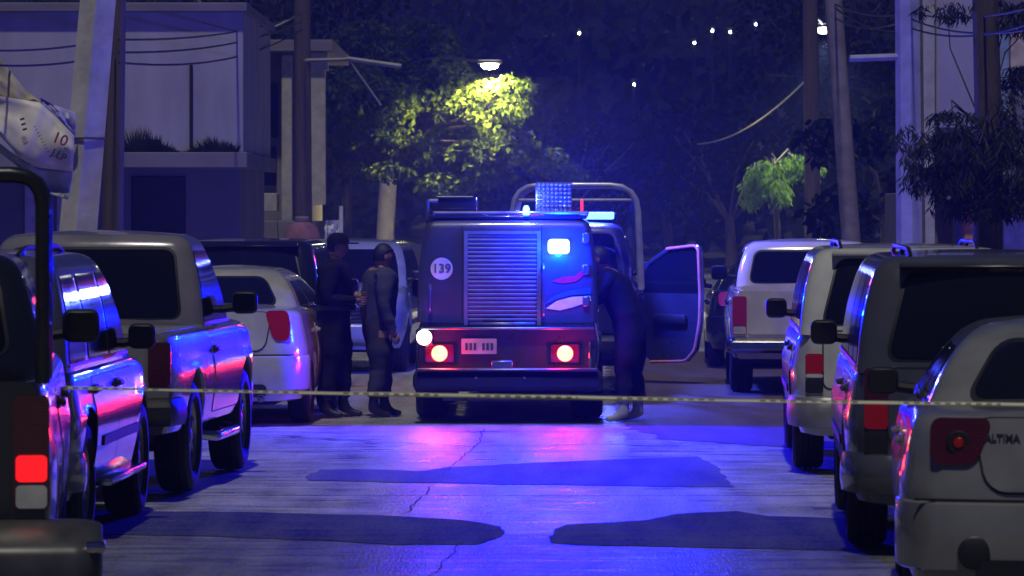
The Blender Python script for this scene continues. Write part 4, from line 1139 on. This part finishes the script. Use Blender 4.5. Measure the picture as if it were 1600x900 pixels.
person('person in dark clothes and pale shoes reaching toward the truck from its right', (PX(984, PD), PD - .80, 0), R(172), stand(1.66, .30, 'reach', .06), (M_UNI, M_UNI, M_UNI), cap=False, belt=False, boots=M_SHOE, girth=1.36)

# ------------------------------------------------------------------ police tape
M_TAPE = None
def tape_mat():
    m, n, l, b = base_mat('barrier_tape')
    tc = n.new('ShaderNodeTexCoord'); sp = n.new('ShaderNodeSeparateXYZ'); l.new(tc.outputs['UV'], sp.inputs[0])
    def math_(op, a, bv=None, c=None):
        q = n.new('ShaderNodeMath'); q.operation = op
        for i, v in enumerate((a, bv, c)):
            if v is None: continue
            if isinstance(v, (int, float)): q.inputs[i].default_value = v
            else: l.new(v, q.inputs[i])
        return q.outputs[0]
    u, v = sp.outputs['X'], sp.outputs['Y']
    # printed strokes: groups of upright bars in the middle of the band
    fr = math_('FRACT', math_('MULTIPLY', u, 22.0)); st = math_('LESS_THAN', fr, .55)
    grp = math_('LESS_THAN', math_('FRACT', math_('MULTIPLY', u, 1.6)), .72)
    vm = math_('MULTIPLY', math_('GREATER_THAN', v, .28), math_('LESS_THAN', v, .78))
    ink = math_('MULTIPLY', math_('MULTIPLY', st, grp), vm)
    mx = n.new('ShaderNodeMix'); mx.data_type = 'RGBA'; l.new(ink, mx.inputs['Factor'])
    mx.inputs['A'].default_value = (.46, .45, .36, 1); mx.inputs['B'].default_value = (.02, .02, .02, 1)
    l.new(mx.outputs['Result'], b.inputs['Base Color']); b.inputs['Roughness'].default_value = .35
    return m
NT = 260; t0 = P(98, 606, 19.6); t1 = P(1700, 634, 19.2)
vs, fs, uv = [], [], []
for i in range(NT + 1):
    t = i / NT; p = t0.lerp(t1, t); p.z -= .004 * math.sin(math.pi * t)
    tw = .75 + .55 * noise.noise((t * 3.1, .3, 0)) + .35 * noise.noise((t * 17, 2.2, 0)); hw_ = .0105
    dx = Vector((0, math.sin(tw), math.cos(tw))) * hw_
    vs += [p - dx, p + dx]; uv.append(t * (t1 - t0).length)
for i in range(NT): fs.append((2 * i, 2 * i + 2, 2 * i + 3, 2 * i + 1))
me = bpy.data.meshes.new('barrier_tape'); me.from_pydata([tuple(v) for v in vs], [], fs)
ul = me.uv_layers.new(name='UVMap')
for poly in me.polygons:
    for li in poly.loop_indices:
        vi = me.loops[li].vertex_index; ul.data[li].uv = (uv[vi // 2], vi % 2)
me.materials.append(tape_mat()); me.shade_smooth()
o = link('barrier_tape', me); so = o.modifiers.new('s', 'SOLIDIFY'); so.thickness = .0006
tag(o, 'twisted pale yellow barrier tape stretched across the whole street', 'tape')

# ------------------------------------------------------------------ poles and cables
M_POLEC = mat('pole_concrete', (.30, .29, .28), .85, scale=3, bump=.3, bscale=12)
M_POLEW = mat('pole_wood', (.10, .075, .055), .9, scale=4, bump=.6, bscale=14, stretch=(4, 4, .4))
M_CABLE = mat('cable', (.015, .015, .016), .6)
M_CABLEL = mat('cable_pale', (.30, .30, .28), .5)
def pole(name, label, px0, px1, d, zt, r0, r1, m, sides=12, base=None):
    """px0, px1: where its axis meets the picture's bottom of the pole (row 350) and the top row 0"""
    xa, xb = PX(px0, d), PX(px1, d); za, zb_ = PZ(350, d), PZ(0, d); k = (xb - xa) / (zb_ - za)
    x0 = xa - k * (za - .1); root = thing(name, (x0, d, .1), 0, label, 'pole', 'utility poles')
    mb = MB(); pts = [(k * zt * i / 8, 0, zt * i / 8 - (.15 if i == 0 else 0)) for i in range(9)]
    mb.tube(pts, r0, sides, r1=r1); mb.build('shaft', m, root, smooth=(30 if sides > 6 else 20))
    return root, k, x0
LP, kL, xL = pole('utility_pole', 'pale square concrete pole carrying the torn banner on the left', 123, 153, 42.0, 9, .19, .15, mat('pole_concrete_pale', (.58, .56, .55), .8, scale=3, bump=.3, bscale=12), 4)  # paler concrete than the other poles
mb = MB()
for z in (2.6, 4.6, 6.9):
    mb = MB(); mb.tube([(kL * z - .19, -.0, z), (kL * z, -.2, z), (kL * z + .19, 0, z), (kL * z, .2, z)], .012, 6, closed=True); mb.build('strap', M_STEEL, LP)
WP, kW, xW = pole('utility_pole', 'dark wooden pole close behind the pale square concrete pole', 176, 181, 47.0, 9, .12, .10, M_POLEW)
MB().tube([(kW * 8.2 - .8, 0, 8.2), (kW * 8.2 + .8, 0, 8.2)], .05, 6).build('crossarm', M_POLEW, WP)
CP, kC, xC = pole('utility_pole', 'dark wooden pole in front of the columned house on the left', 474, 472, 76.0, 10, .16, .13, M_POLEW)
ca = MB(); ca.tube([(.75, -.1, PZ(92, 76) - .1), (1.7, -.1, PZ(104, 76) - .1)], .05, 6); ca.tube([(.8, -.1, PZ(95, 76) - .1), (1.35, -.1, PZ(165, 76) - .1)], .02, 6); ca.tube([(.0, -.1, PZ(95, 76) - .1), (.8, -.1, PZ(93, 76) - .1)], .04, 6)
ca.build('crossarm', M_POLEC, CP)
RP, kR, xR = pole('utility_pole', 'leaning round pole on the right behind the white car roof', 1328, 1302, 66.0, 9, .15, .125, mat('pole_weathered', (.24, .21, .19), .9, scale=5, bump=.5, bscale=14))
RQ, kQ, xQ = pole('utility_pole', 'dark lamp pole behind the leaning round pole on the right', 1270, 1266, 82.0, 9, .16, .13, M_POLEW)
RC, kRC, xRC = pole('utility_pole', 'wide pale concrete pole with side arm on the right', 1423, 1420, 55.0, 9, .19, .16, M_POLEC, 8)
MB().tube([(0, 0, PZ(88, 55) - .1), (PX(1322, 55) - PX(1420, 55), -.1, PZ(92, 55) - .1)], .045, 8).build('side_arm', M_POLEC, RC)
def cable(p, q, sag, r=.012, m=None, label='thin dark overhead cable crossing in front of the pale left wall', group='overhead cables'):
    p, q = Vector(p), Vector(q)
    pts = [p.lerp(q, i / 16) - Vector((0, 0, sag * 4 * (i / 16) * (1 - i / 16))) for i in range(17)]
    o = MB().tube(pts, r, 5).build('overhead_cable', m or M_CABLE); tag(o, label, 'cable', group); return o
lab = 'thin dark overhead cable crossing in front of the pale left wall'
for a, b, sg in (((186, 62), (472, 22), .12), ((186, 82), (472, 34), .14), ((186, 98), (472, 46), .22)):
    cable(P(*a, 46.9), P(*b, 75.5), sg, .013, label={62: 'topmost', 82: 'middle', 98: 'lowest'}[a[1]] + ' of three dark cables crossing in front of the pale left wall')
for a, b, sg in (((-40, 78), (178, 60), .05), ((-40, 100), (178, 84), .06)):
    cable(P(*a, 40.0), P(*b, 46.8), sg, .011, label=('upper' if a[1] == 78 else 'lower') + ' of two thin cables running left from the dark wooden pole')
cable(P(300, -8, 70), P(380, 58, 75), .02, .02, M_CABLEL, 'pale short cable slanting down to the left house corner')
cable(P(380, 58, 75), P(460, 26, 75.8), .04, .02, M_CABLEL, 'pale short cable rising from house corner to dark pole')
for a, b, sg in (((1304, 6), (1424, 20), .10), ((1304, 28), (1424, 26), .15), ((1304, 12), (1424, 48), .12)):
    cable(P(*a, 66.0), P(*b, 55.0), sg, .014, label={20: 'topmost', 26: 'middle', 48: 'lowest'}[b[1]] + ' of three dark cables slung between leaning pole and pale concrete pole')
for a, b, sg in (((1424, 20), (1640, 4), .10), ((1424, 30), (1640, 40), .12), ((1424, 44), (1640, 26), .14)):
    cable(P(*a, 54.9), P(*b, 40.0), sg, .012, label={20: 'topmost', 30: 'middle', 44: 'lowest'}[a[1]] + ' of three cables running right from the pale concrete pole')
cable(P(1266, 118, 82), P(1090, 225, 105), .3, .02, M_CABLEL, 'faint pale cable sloping left from the dark lamp pole')

# ------------------------------------------------------------------ street lamps that are lit
def street_lamp(name, label, base, z, arm_to, col, power, m_glow, down=None):
    root = thing(name, (base[0], base[1], .12), 0, label, 'lamp', 'street lamps')
    hx, hy = arm_to[0] - base[0], arm_to[1] - base[1]; z -= .12
    MB().tube([(0, 0, -.1), (0, 0, z * .5), (0, 0, z + .1)], .08, 10, r1=.055).build('post', M_CABLE, root)
    MB().tube([(0, 0, z - .1), (hx * .4, hy * .4, z + .22), (hx * .9, hy * .9, z + .12)], .03, 8, fillet=.4).build('arm', M_STEEL, root)
    hd = MB().rbox((hx, hy, z + .09), (.55, .26, .10), .045, 3).build('lamp_head', M_STEEL, root)
    MB().ball((hx, hy, z + .02), .15, (1.25, .8, .62), 16, 10).build('lamp_bowl', m_glow, hd)
    point('lamp_light', (hx, hy, z - .16), col, power, .12, root, spot=down)
    return root
LAMP = P(765, 103, 93.2)
street_lamp('street_lamp', 'lit yellow street lamp among the leaves of the big tree', (-2.7, 95.5), LAMP.z, (LAMP.x, LAMP.y), (1, .84, .36), 3400, glow('lamp_yellow', (1, .86, .45), 110), down=(172, (.12, 0, -1), .4))
L2 = P(1287, 47, 84.0)
street_lamp('street_lamp', 'small white lit street lamp high beside the right hand poles', (PX(1268, 82.4), 82.4), L2.z, (L2.x, L2.y), (.85, 1, .75), 2600, glow('lamp_white', (.9, 1, .9), 12), down=(130, (0, 0, -1), 1.0))

# ------------------------------------------------------------------ torn banner on the pale pole
M_BAN = mat('banner_vinyl', (.62, .58, .56), .5, var=.28, scale=2.2)
M_BANB = mat('banner_back', (.30, .32, .34), .6, var=.2)
bn = thing('torn_banner', P(112, 300, 41.6), 0, 'torn sagging white banner with red 10 hanging beside the pale pole', 'banner')
B0 = Vector(bn.location)
def strip(top, bot, d0, wave, nx=26, ny=9):
    def interp(pl, t):
        k = t * (len(pl) - 1); i = min(int(k), len(pl) - 2); return lerp(pl[i][0], pl[i + 1][0], k - i), lerp(pl[i][1], pl[i + 1][1], k - i)
    mb = MB()
    for j in range(ny + 1):
        for i in range(nx + 1):
            a = interp(top, i / nx); b = interp(bot, i / nx); px, py = lerp(a[0], b[0], j / ny), lerp(a[1], b[1], j / ny)
            d = d0 + wave * math.sin(3.0 * i / nx + 4.2 * j / ny) + .04 * noise.noise((i * .3, j * .4, d0))
            mb.v.append(tuple(P(px, py, d) - B0))
    for j in range(ny):
        for i in range(nx): a = j * (nx + 1) + i; mb.f.append((a, a + 1, a + nx + 2, a + nx + 1))
    return mb
def cloth(mb, name, m):
    o = mb.build(name, m, bn); s_ = o.modifiers.new('s', 'SOLIDIFY'); s_.thickness = .004; return o
cloth(strip([(-60, 20), (0, 92), (40, 140), (66, 160)], [(-60, 150), (0, 152), (40, 168), (66, 162)], 41.5, .03), 'banner_upper', mat('banner_stained', (.32, .28, .20), .6, var=.6, scale=3))
bm_ = cloth(strip([(-60, 140), (10, 152), (62, 160), (90, 185), (116, 212)], [(-60, 150), (0, 212), (30, 245), (60, 262), (114, 268)], 41.4, .05), 'banner_sheet', M_BAN)
cloth(strip([(-30, 200), (20, 240), (60, 264), (114, 270)], [(-30, 215), (30, 262), (70, 300), (106, 312)], 41.5, -.05), 'banner_hem', M_BANB)
cloth(strip([(63, 152), (90, 166), (118, 176)], [(65, 162), (92, 186), (118, 214)], 41.75, .02), 'tarpaulin_corner', mat('tarpaulin', (.35, .33, .62), .5))
def print_(txt, px, py, size, ang, m, d=41.28):
    me = text_mesh(txt, size, .001, .002); me.materials.append(m); o = link('printed_mark', me, bm_)
    o.location = P(px, py, d) - B0; o.rotation_euler = (R(90), R(ang), 0); return o
print_('10', 94, 218, .15, 22, mat('ink_red', (.30, .02, .05), .6))
print_('J.LP', 92, 243, .10, 28, mat('ink_dark', (.03, .025, .03), .6))
for k in range(9): print_('I', 54 + k * 2.6, 198 + k * 4.8, .028, 58, mat('ink_dark', (.03, .025, .03), .6))
for k in range(3): print_('-', 34 + k * 2, 184 + k * 8, .16, -18, mat('ink_dark', (.03, .025, .03), .6))

# ------------------------------------------------------------------ houses along the street
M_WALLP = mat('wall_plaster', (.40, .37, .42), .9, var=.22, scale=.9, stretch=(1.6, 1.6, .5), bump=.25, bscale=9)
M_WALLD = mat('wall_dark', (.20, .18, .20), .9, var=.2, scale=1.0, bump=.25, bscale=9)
M_WALLG = mat('wall_grey', (.24, .22, .20), .9, var=.3, scale=.9, bump=.3, bscale=7)
M_TRIM = mat('wall_trim', (.45, .42, .33), .85, var=.2)
M_PANEL = mat('door_panel', (.5, .47, .55), .6)
M_PINK = mat('wall_pink', (.22, .10, .14), .9)
M_ORNG = mat('wall_orange', (.62, .26, .14), .9)
M_CREAM = mat('wall_cream', (.62, .50, .34), .9)
M_PLANT = leafmat('ledge_plants', (.05, .06, .02))
D1 = 62.0
h1 = thing('house', (PX(190, D1), D1, .12), 0, 'pale plastered two storey house with blank upper wall on the left', 'house', 'houses along the street')
def hbx(root, name, x0, x1, y0, y1, d0, depth, m, bev=.01, par=None):
    """box given by its picture edges at distance d0 (front face), depth metres backward"""
    xa, xb, za, zb_ = PX(x0, d0), PX(x1, d0), PZ(y1, d0), PZ(y0, d0); L_ = Vector(root.location)
    c = Vector(((xa + xb) / 2, d0 + depth / 2, (za + zb_) / 2)) - L_
    return MB().rbox(c, (xb - xa, depth, zb_ - za), bev, 1).build(name, m, par or root, smooth=0)
hbx(h1, 'upper_wall', -260, 380, 18, 238, D1, 7, M_WALLP)
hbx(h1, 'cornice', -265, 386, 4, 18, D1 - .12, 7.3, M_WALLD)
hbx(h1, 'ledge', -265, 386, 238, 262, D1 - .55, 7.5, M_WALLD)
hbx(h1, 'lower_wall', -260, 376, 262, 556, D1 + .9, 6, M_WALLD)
hbx(h1, 'wall_pipe', 296, 301, 98, 232, D1 - .07, .06, M_BLACK)
win = hbx(h1, 'ground_door', 38, 60, 276, 556, D1 + .86, .06, M_PANEL)
hbx(h1, 'ground_door', 88, 108, 308, 556, D1 + .86, .06, M_PANEL)
hbx(h1, 'ground_door', 170, 176, 312, 556, D1 + .86, .06, M_PANEL)
hbx(h1, 'gate_post', 182, 190, 295, 556, D1 + .5, .3, M_PANEL)
hbx(h1, 'dark_shutter', 206, 290, 275, 556, D1 + .85, .06, M_BLACK)
pl = MB(); rnd = random.Random(3)
for k in range(900):
    x = PX(rnd.uniform(196, 372), D1) - h1.location.x; y = -.45 + rnd.random() * .4; hh = rnd.uniform(.04, .40) * clamp(.55 + noise.noise((x * 1.7, 0, 0))); z = PZ(238, D1 - .3) - .12; dx = rnd.uniform(-.12, .12)
    pl.add([(x, y, z), (x + .03, y, z), (x + dx, y - .05, z + hh)], [(0, 1, 2)])
tag(pl.build('ledge_plants', M_PLANT, h1, smooth=0, recalc=False), kind='stuff')
hbx(h1, 'side_window_frame', 381, 401, 112, 222, D1 + 3.0, .15, M_TRIM)
hbx(h1, 'side_window_pane', 385, 397, 118, 216, D1 + 2.95, .05, M_GLASS)
D2 = 80.0
h2 = thing('house', (PX(440, D2), D2, .12), 0, 'columned grey house with narrow windows beyond the pale plastered house', 'house', 'houses along the street')
hbx(h2, 'wall', 300, 478, 78, 560, D2 + .5, 7, M_WALLG)
hbx(h2, 'roof_slab', 296, 520, 62, 80, D2 - .3, 8, M_WALLD)
hbx(h2, 'column', 440, 456, 86, 345, D2 - .1, .3, M_TRIM)
hbx(h2, 'column', 481, 508, 110, 320, D2 - .1, .35, M_TRIM)
hbx(h2, 'capital', 478, 512, 82, 110, D2 - .15, .45, M_TRIM)
hbx(h2, 'window', 408, 434, 130, 215, D2 + .44, .1, M_GLASS)
hbx(h2, 'lower_window', 400, 432, 230, 290, D2 + .44, .1, M_GLASS)
hbx(h2, 'awning', 404, 432, 302, 330, D2 - .6, .9, M_TRIM)
hbx(h2, 'garden_wall', 380, 520, 345, 560, D2 - .8, .2, M_WALLG)
D3 = 60.0
h3 = thing('house', (PX(1490, D3), D3, .12), 0, 'pale house with cream and orange pillars behind the right hand tree', 'house', 'houses along the street')
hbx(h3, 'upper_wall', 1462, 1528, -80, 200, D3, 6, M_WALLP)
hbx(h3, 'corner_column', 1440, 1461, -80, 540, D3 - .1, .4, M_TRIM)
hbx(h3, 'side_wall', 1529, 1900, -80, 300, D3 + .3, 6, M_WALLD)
hbx(h3, 'warm_lit_panel', 1579, 1640, 45, 112, D3 + .2, .2, M_CREAM)  # warm light on the wall, painted as a cream panel
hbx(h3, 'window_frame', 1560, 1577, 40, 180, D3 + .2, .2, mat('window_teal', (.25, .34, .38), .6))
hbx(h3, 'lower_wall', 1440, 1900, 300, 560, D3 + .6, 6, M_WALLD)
hbx(h3, 'orange_pillar', 1507, 1546, 318, 556, D3 + .2, .4, M_ORNG)
hbx(h3, 'cream_pillar', 1548, 1564, 310, 556, D3 + .2, .4, M_CREAM)
hbx(h3, 'pale_gate', 1566, 1640, 325, 556, D3 + .3, .2, M_PANEL)
hbx(h3, 'lintel', 1470, 1900, 298, 312, D3 - .0, .9, M_WALLD)
# pink water tank and white stack of chairs seen beyond the beige sedan
wt = thing('water_tank', P(472, 480, 70), 0, 'pink rounded water tank at the foot of the dark pole', 'tank'); wt.location.z = .13
MB().lathe([(0, .25), (.05, .30), (1.55, .31), (1.75, .24), (1.86, .10), (1.88, .002)], 20, 'z', (0, 0, 0)).build('shell', M_PINK, wt)
MB().lathe([(1.86, .12), (1.92, .12), (1.94, .10), (1.94, .002)], 16, 'z', (0, 0, 0)).build('lid', M_WALLD, wt)
wt.scale = (1, 1, .92)
st = thing('white_post', (PX(533, 66), 66, .13), 0, 'thin white post with crumpled white sheet behind the officers', 'post')
MB().tube([(0, 0, -.05), (0, 0, PZ(322, 66) - .13)], .032, 8).build('shaft', mat('post_white', (.7, .7, .68), .6), st)
mb = MB(); rnd = random.Random(5)
for j in range(7):
    for i in range(7): mb.v.append((-.26 + i * .043 + .03 * rnd.random(), -.05 + .06 * rnd.random(), PZ(385, 66) - .13 + j * .065 + .02 * rnd.random()))
for j in range(6):
    for i in range(6): a = j * 7 + i; mb.f.append((a, a + 1, a + 8, a + 7))
mb.build('crumpled_sheet', mat('sheet_white', (.6, .6, .58), .7), st, smooth=20)

# ------------------------------------------------------------------ trees
M_BARK = mat('bark', (.085, .065, .05), .9, scale=6, bump=.7, bscale=16, stretch=(3, 3, .6))
M_LIME = mat('limewash', (.72, .70, .64), .9, scale=5, var=.15, bump=.4, bscale=14)
def leaf_cloud(clumps, n, size, rnd, droop=.3, narrow=.5, gap=-.22, freq=1.5):
    """many small leaf quads gathered in clumps; clumps = [(centre, radii)]"""
    vs, fs = [], []
    wts = [c[1][0] * c[1][1] * c[1][2] for c in clumps]; tot = sum(wts)
    for (c, rad), wt_ in zip(clumps, wts):
        k = int(n * (wt_ / tot)) + 8
        for _ in range(k):
            while True:
                p = Vector((rnd.uniform(-1, 1), rnd.uniform(-1, 1), rnd.uniform(-1, 1)))
                if .12 < p.length < 1: break
            p = p.normalized() * (p.length ** .5)
            q = Vector((c[0] + p.x * rad[0], c[1] + p.y * rad[1], c[2] + p.z * rad[2]))
            if noise.noise(q * freq) < gap + rnd.uniform(-.12, .12): continue
            a = Vector((rnd.uniform(-1, 1), rnd.uniform(-1, 1), rnd.uniform(-1, .4) - droop)).normalized()
            b = a.orthogonal().normalized(); b = (b * math.cos(rnd.random() * 6) + a.cross(b) * math.sin(rnd.random() * 6)).normalized()
            s_ = size * rnd.uniform(.6, 1.3); o_ = len(vs)
            vs += [q, q + a * s_ * .45 + b * s_ * narrow * .5, q + a * s_, q + a * s_ * .45 - b * s_ * narrow * .5]
            fs.append((o_, o_ + 1, o_ + 2, o_ + 3))
    return vs, fs
def tree(label, base, h_trunk, lean, r, clumps, n, size, m_leaf, seed, lime=None, narrow=.5, droop=.3, name='street_tree', group='trees', fork=None, limb=.34, gap=-.22, freq=1.5):
    rnd = random.Random(seed)
    root = thing(name, base, 0, label, 'tree', group)
    top = Vector((lean[0], lean[1], h_trunk)); mb = MB()
    mid_ = Vector((lean[0] * .45 + .05, lean[1] * .4, h_trunk * .5))
    mb.tube([(0, 0, -.1), (lean[0] * .05, 0, .25), tuple(mid_), tuple(top)], r * 1.15, 10, r1=r * .75)
    if fork: top = Vector((lean[0] * fork / h_trunk, lean[1], fork))
    for c, rad in clumps:
        cv = Vector(c); b_ = top.lerp(cv, .45) + Vector((rnd.uniform(-.2, .2), rnd.uniform(-.2, .2), .2))
        mb.tube([top - Vector((0, 0, .15)), b_, cv, cv + Vector((rnd.uniform(-.3, .3), rnd.uniform(-.3, .3), rad[2] * .5))], r * limb, 6, r1=r * limb * .15)
    tr = mb.build('trunk', M_BARK, root)
    if lime:
        MB().tube([(0, 0, -.05), (lean[0] * .05, 0, .25), (lean[0] * .4 + .02, lean[1] * .4, lime * .7), (lerp(0, lean[0], lime / h_trunk), 0, lime)], r * 1.24, 12, r1=r * 1.08).build('limewash_band', M_LIME, tr)
    vs, fs = leaf_cloud(clumps, n, size, rnd, droop, narrow, gap, freq)
    me = bpy.data.meshes.new('crown'); me.from_pydata([tuple(v) for v in vs], [], fs); me.materials.append(m_leaf)
    link('crown', me, root)
    return root
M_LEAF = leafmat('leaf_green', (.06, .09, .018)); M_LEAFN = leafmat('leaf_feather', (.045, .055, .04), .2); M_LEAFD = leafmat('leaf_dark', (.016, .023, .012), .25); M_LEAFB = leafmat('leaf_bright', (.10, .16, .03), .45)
BTD = 95.0
bx = PX(598, BTD)
def cl(px, py, dd, rx, rz, ry=None, D=BTD, base=bx):
    p = P(px, py, D + dd); return ((p.x - base, dd, p.z - .12), (rx, ry or rx, rz))
tree('big leafy street tree with whitewashed trunk lit by the yellow lamp', (bx, BTD, .12), 3.1, (.15, 0), .17,
     [cl(560, 210, .2, .9, .8), cl(600, 130, .6, 1.0, .8), cl(680, 150, 0, .9, .9), cl(640, 235, -.2, .9, .6), cl(720, 210, .3, .8, .7), cl(765, 160, .9, .75, .55, .5), cl(812, 145, .2, .38, .42, .6), cl(735, 135, -.3, .32, .35, .5),
      cl(765, 135, -1.3, .46, .20, .4), cl(730, 160, -1.2, .42, .3, .4), cl(800, 165, -1.5, .45, .3, .4), cl(770, 270, -1.2, .5, .25, .5), cl(805, 125, -1.5, .34, .22, .4), cl(775, 185, -1.3, .6, .34, .5), cl(745, 240, -1.2, .65, .36, .6), cl(800, 225, -1.3, .62, .36, .6), cl(850, 250, -1.2, .55, .28), cl(560, 150, -.6, .9, .8), cl(640, 180, -.8, .8, .7), cl(700, 120, -.5, .6, .5), cl(700, 285, -.9, .7, .28), cl(610, 265, -.8, .6, .25), cl(570, 80, .8, .9, .7), cl(660, 80, .9, .9, .7), cl(880, 270, -.5, .5, .25)],
     34000, .16, M_LEAF, 11, lime=2.6, gap=-.30)
# weeping shrub on the right, lit green
SD = 84.0; sxp = PX(1215, SD)
def cls(px, py, dd, rx, rz): p = P(px, py, SD + dd); return ((p.x - sxp, dd, p.z - .12), (rx, rx, rz))
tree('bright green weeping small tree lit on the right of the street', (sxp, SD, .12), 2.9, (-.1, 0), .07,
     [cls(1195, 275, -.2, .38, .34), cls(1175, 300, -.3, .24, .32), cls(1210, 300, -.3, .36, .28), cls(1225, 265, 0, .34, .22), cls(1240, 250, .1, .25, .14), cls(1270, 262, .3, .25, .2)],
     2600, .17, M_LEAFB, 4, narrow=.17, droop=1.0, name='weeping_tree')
# dark masses of trees further down the street and behind the houses
def dark_tree(label, px, d, zc, sp, seed, n=2600, name='street_tree'):
    rnd = random.Random(seed); x = PX(px, d)
    cs = [((rnd.uniform(-1, 1) * sp, rnd.uniform(-.6, .6) * sp, zc + rnd.uniform(-.55, .75) * sp), (sp * rnd.uniform(.4, .65),) * 2 + (sp * rnd.uniform(.3, .5),)) for _ in range(9)]
    tree(label, (x, d, hill_z(x, d) if d > 140 else .05), zc - sp * .7, (rnd.uniform(-.2, .2), 0), .16, cs, n, .26, M_LEAFD, seed, name=name, group='dark trees down the street')
dark_tree('dark tree behind the columned house left of the big lit tree', 535, 104, 4.2, 1.9, 21)
dark_tree('dark tree rising over the police truck between lamp and hillside', 890, 118, 3.2, 1.7, 22)
dark_tree('dark round tree down the street right of the police pickup cage', 1045, 126, 3.4, 2.0, 23)
dark_tree('dark tree standing left of the bright weeping tree', 1140, 108, 3.0, 1.7, 24)
dark_tree('dark tree filling the gap behind the leaning round pole', 1330, 92, 3.0, 1.6, 25)
dark_tree('dark tree behind the wide pale concrete pole', 1385, 78, 2.6, 1.2, 26, 2000)
dark_tree('tall dark tree above the roof of the columned house', 440, 110, 6.0, 2.2, 27)
dark_tree('tall dark tree high behind the leaning pole on the right', 1290, 120, 6.8, 2.2, 28)
# near tree at the right edge
ND = 46.0; nx_ = PX(1541, ND)
def cln(px, py, dd, rx, rz): p = P(px, py, ND + dd); return ((p.x - nx_, dd, p.z - .12), (rx, rx * .8, rz))
tree('dark feathery tree in front of the pale house at the right edge', (nx_, ND, .12), 5.4, (-.05, 0), .17,
     [cln(px, py, dd, rx * 1.1, rz * 1.7) for px, py, dd, rx, rz in ((1440, 215, -.3, .30, .10), (1490, 195, -.5, .34, .10), (1470, 245, -.5, .40, .10), (1530, 225, -.6, .40, .11), (1450, 280, -.3, .26, .09), (1500, 275, -.6, .42, .11),
      (1560, 265, -.6, .42, .12), (1600, 225, -.4, .40, .14), (1610, 165, -.3, .36, .11), (1580, 310, -.5, .40, .11), (1530, 320, -.5, .34, .09), (1620, 290, -.3, .36, .14), (1470, 320, -.2, .2, .07), (1600, 120, .1, .34, .08), (1620, 30, 0, .4, .12), (1575, 15, .2, .3, .08), (1480, 15, .3, .3, .06))],
     26000, .12, M_LEAFN, 9, narrow=.15, droop=.7, fork=2.9, limb=.07, gap=.02, freq=4.5)
# continuation of its trunk past the fork
# ------------------------------------------------------------------ hillside: woods as one mass, small lit houses
rnd = random.Random(44); vs, fs = [], []
for k in range(2600):
    y = rnd.uniform(140, 420); x = rnd.uniform(-.15, .15) * y + rnd.uniform(-8, 8); z0_ = hill_z(x, y); hh = rnd.uniform(1.5, 4.5); rr = rnd.uniform(.8, 2.2)
    for q in range(22):
        p = Vector((x + rnd.gauss(0, .5) * rr, y + rnd.gauss(0, .5) * rr, z0_ + hh * rnd.uniform(.15, 1)))
        a = Vector((rnd.uniform(-1, 1), rnd.uniform(-1, 1), rnd.uniform(-1, 1))).normalized(); b = a.orthogonal(); s_ = rnd.uniform(.25, .6); o_ = len(vs)
        vs += [p - a * s_, p + b * s_ * .5, p + a * s_, p - b * s_ * .5]; fs.append((o_, o_ + 1, o_ + 2, o_ + 3))
me = bpy.data.meshes.new('hillside_woods'); me.from_pydata([tuple(v) for v in vs], [], fs); me.materials.append(M_LEAFD)
tag(link('hillside_woods', me), 'dark scrub woods covering the hillside', 'woods', kind='stuff')
spots = [(905, 52, 'lit lamp high on the hillside above the blue strobe', (1, .9, .6)), (1085, 67, 'lowest of the four lit hillside lamps in a row', (.9, .95, 1)),
         (1113, 48, 'second from the left of the four lit hillside lamps in a row', (.9, .95, 1)), (1141, 50, 'third from the left of the four lit hillside lamps in a row', (.9, .95, 1)),
         (1181, 38, 'highest of the four lit hillside lamps in a row', (.9, .95, 1)), (991, 132, 'lit lamp alone in the middle of the dark slope', (1, .92, .7)),
         (886, 264, 'lowest lit hillside lamp just above the police cage', (.8, .95, 1)), (1333, 72, 'lit lamp seen between the right hand poles', (.9, 1, .95))]
for px, py, lb_, c_ in spots:
    d = 128.0
    while d < 460 and PZ(py, d) > hill_z(PX(px, d), d) + 5.8: d += 1.0
    x, z = PX(px, d), PZ(py, d)
    r_ = thing('hillside_lamp', (x, d, hill_z(x, d)), 0, lb_, 'lamp', 'lamps on the hillside')
    zz = z - r_.location.z
    MB().tube([(.0, .25, -.3), (.0, .25, zz + .2)], .06, 6).build('post', M_CABLE, r_)
    MB().rbox((0, .1, zz + .14), (.22, .5, .08), .03, 1).build('lamp_head', M_CABLE, r_)
    MB().ball((0, 0, zz), .00024 * d + .005, n=10, m=6).build('bulb', glow('hill_lamp_%d' % int(c_[2] * 100), c_, 40), r_)
# ------------------------------------------------------------------ night air
hz = MB().box((0, 215, 24), (330, 560, 52))
hm = bpy.data.materials.new('night_air'); hm.use_nodes = True
hn = hm.node_tree.nodes; hl = hm.node_tree.links; hn.clear()
ho = hn.new('ShaderNodeOutputMaterial'); hv = hn.new('ShaderNodeVolumePrincipled')
hv.inputs['Color'].default_value = (.34, .38, .90, 1); hv.inputs['Density'].default_value = .0011; hv.inputs['Anisotropy'].default_value = .3
hl.new(hv.outputs['Volume'], ho.inputs['Volume'])
tag(hz.build('haze', hm, smooth=0), 'thin night haze filling the street', 'haze', kind='stuff')
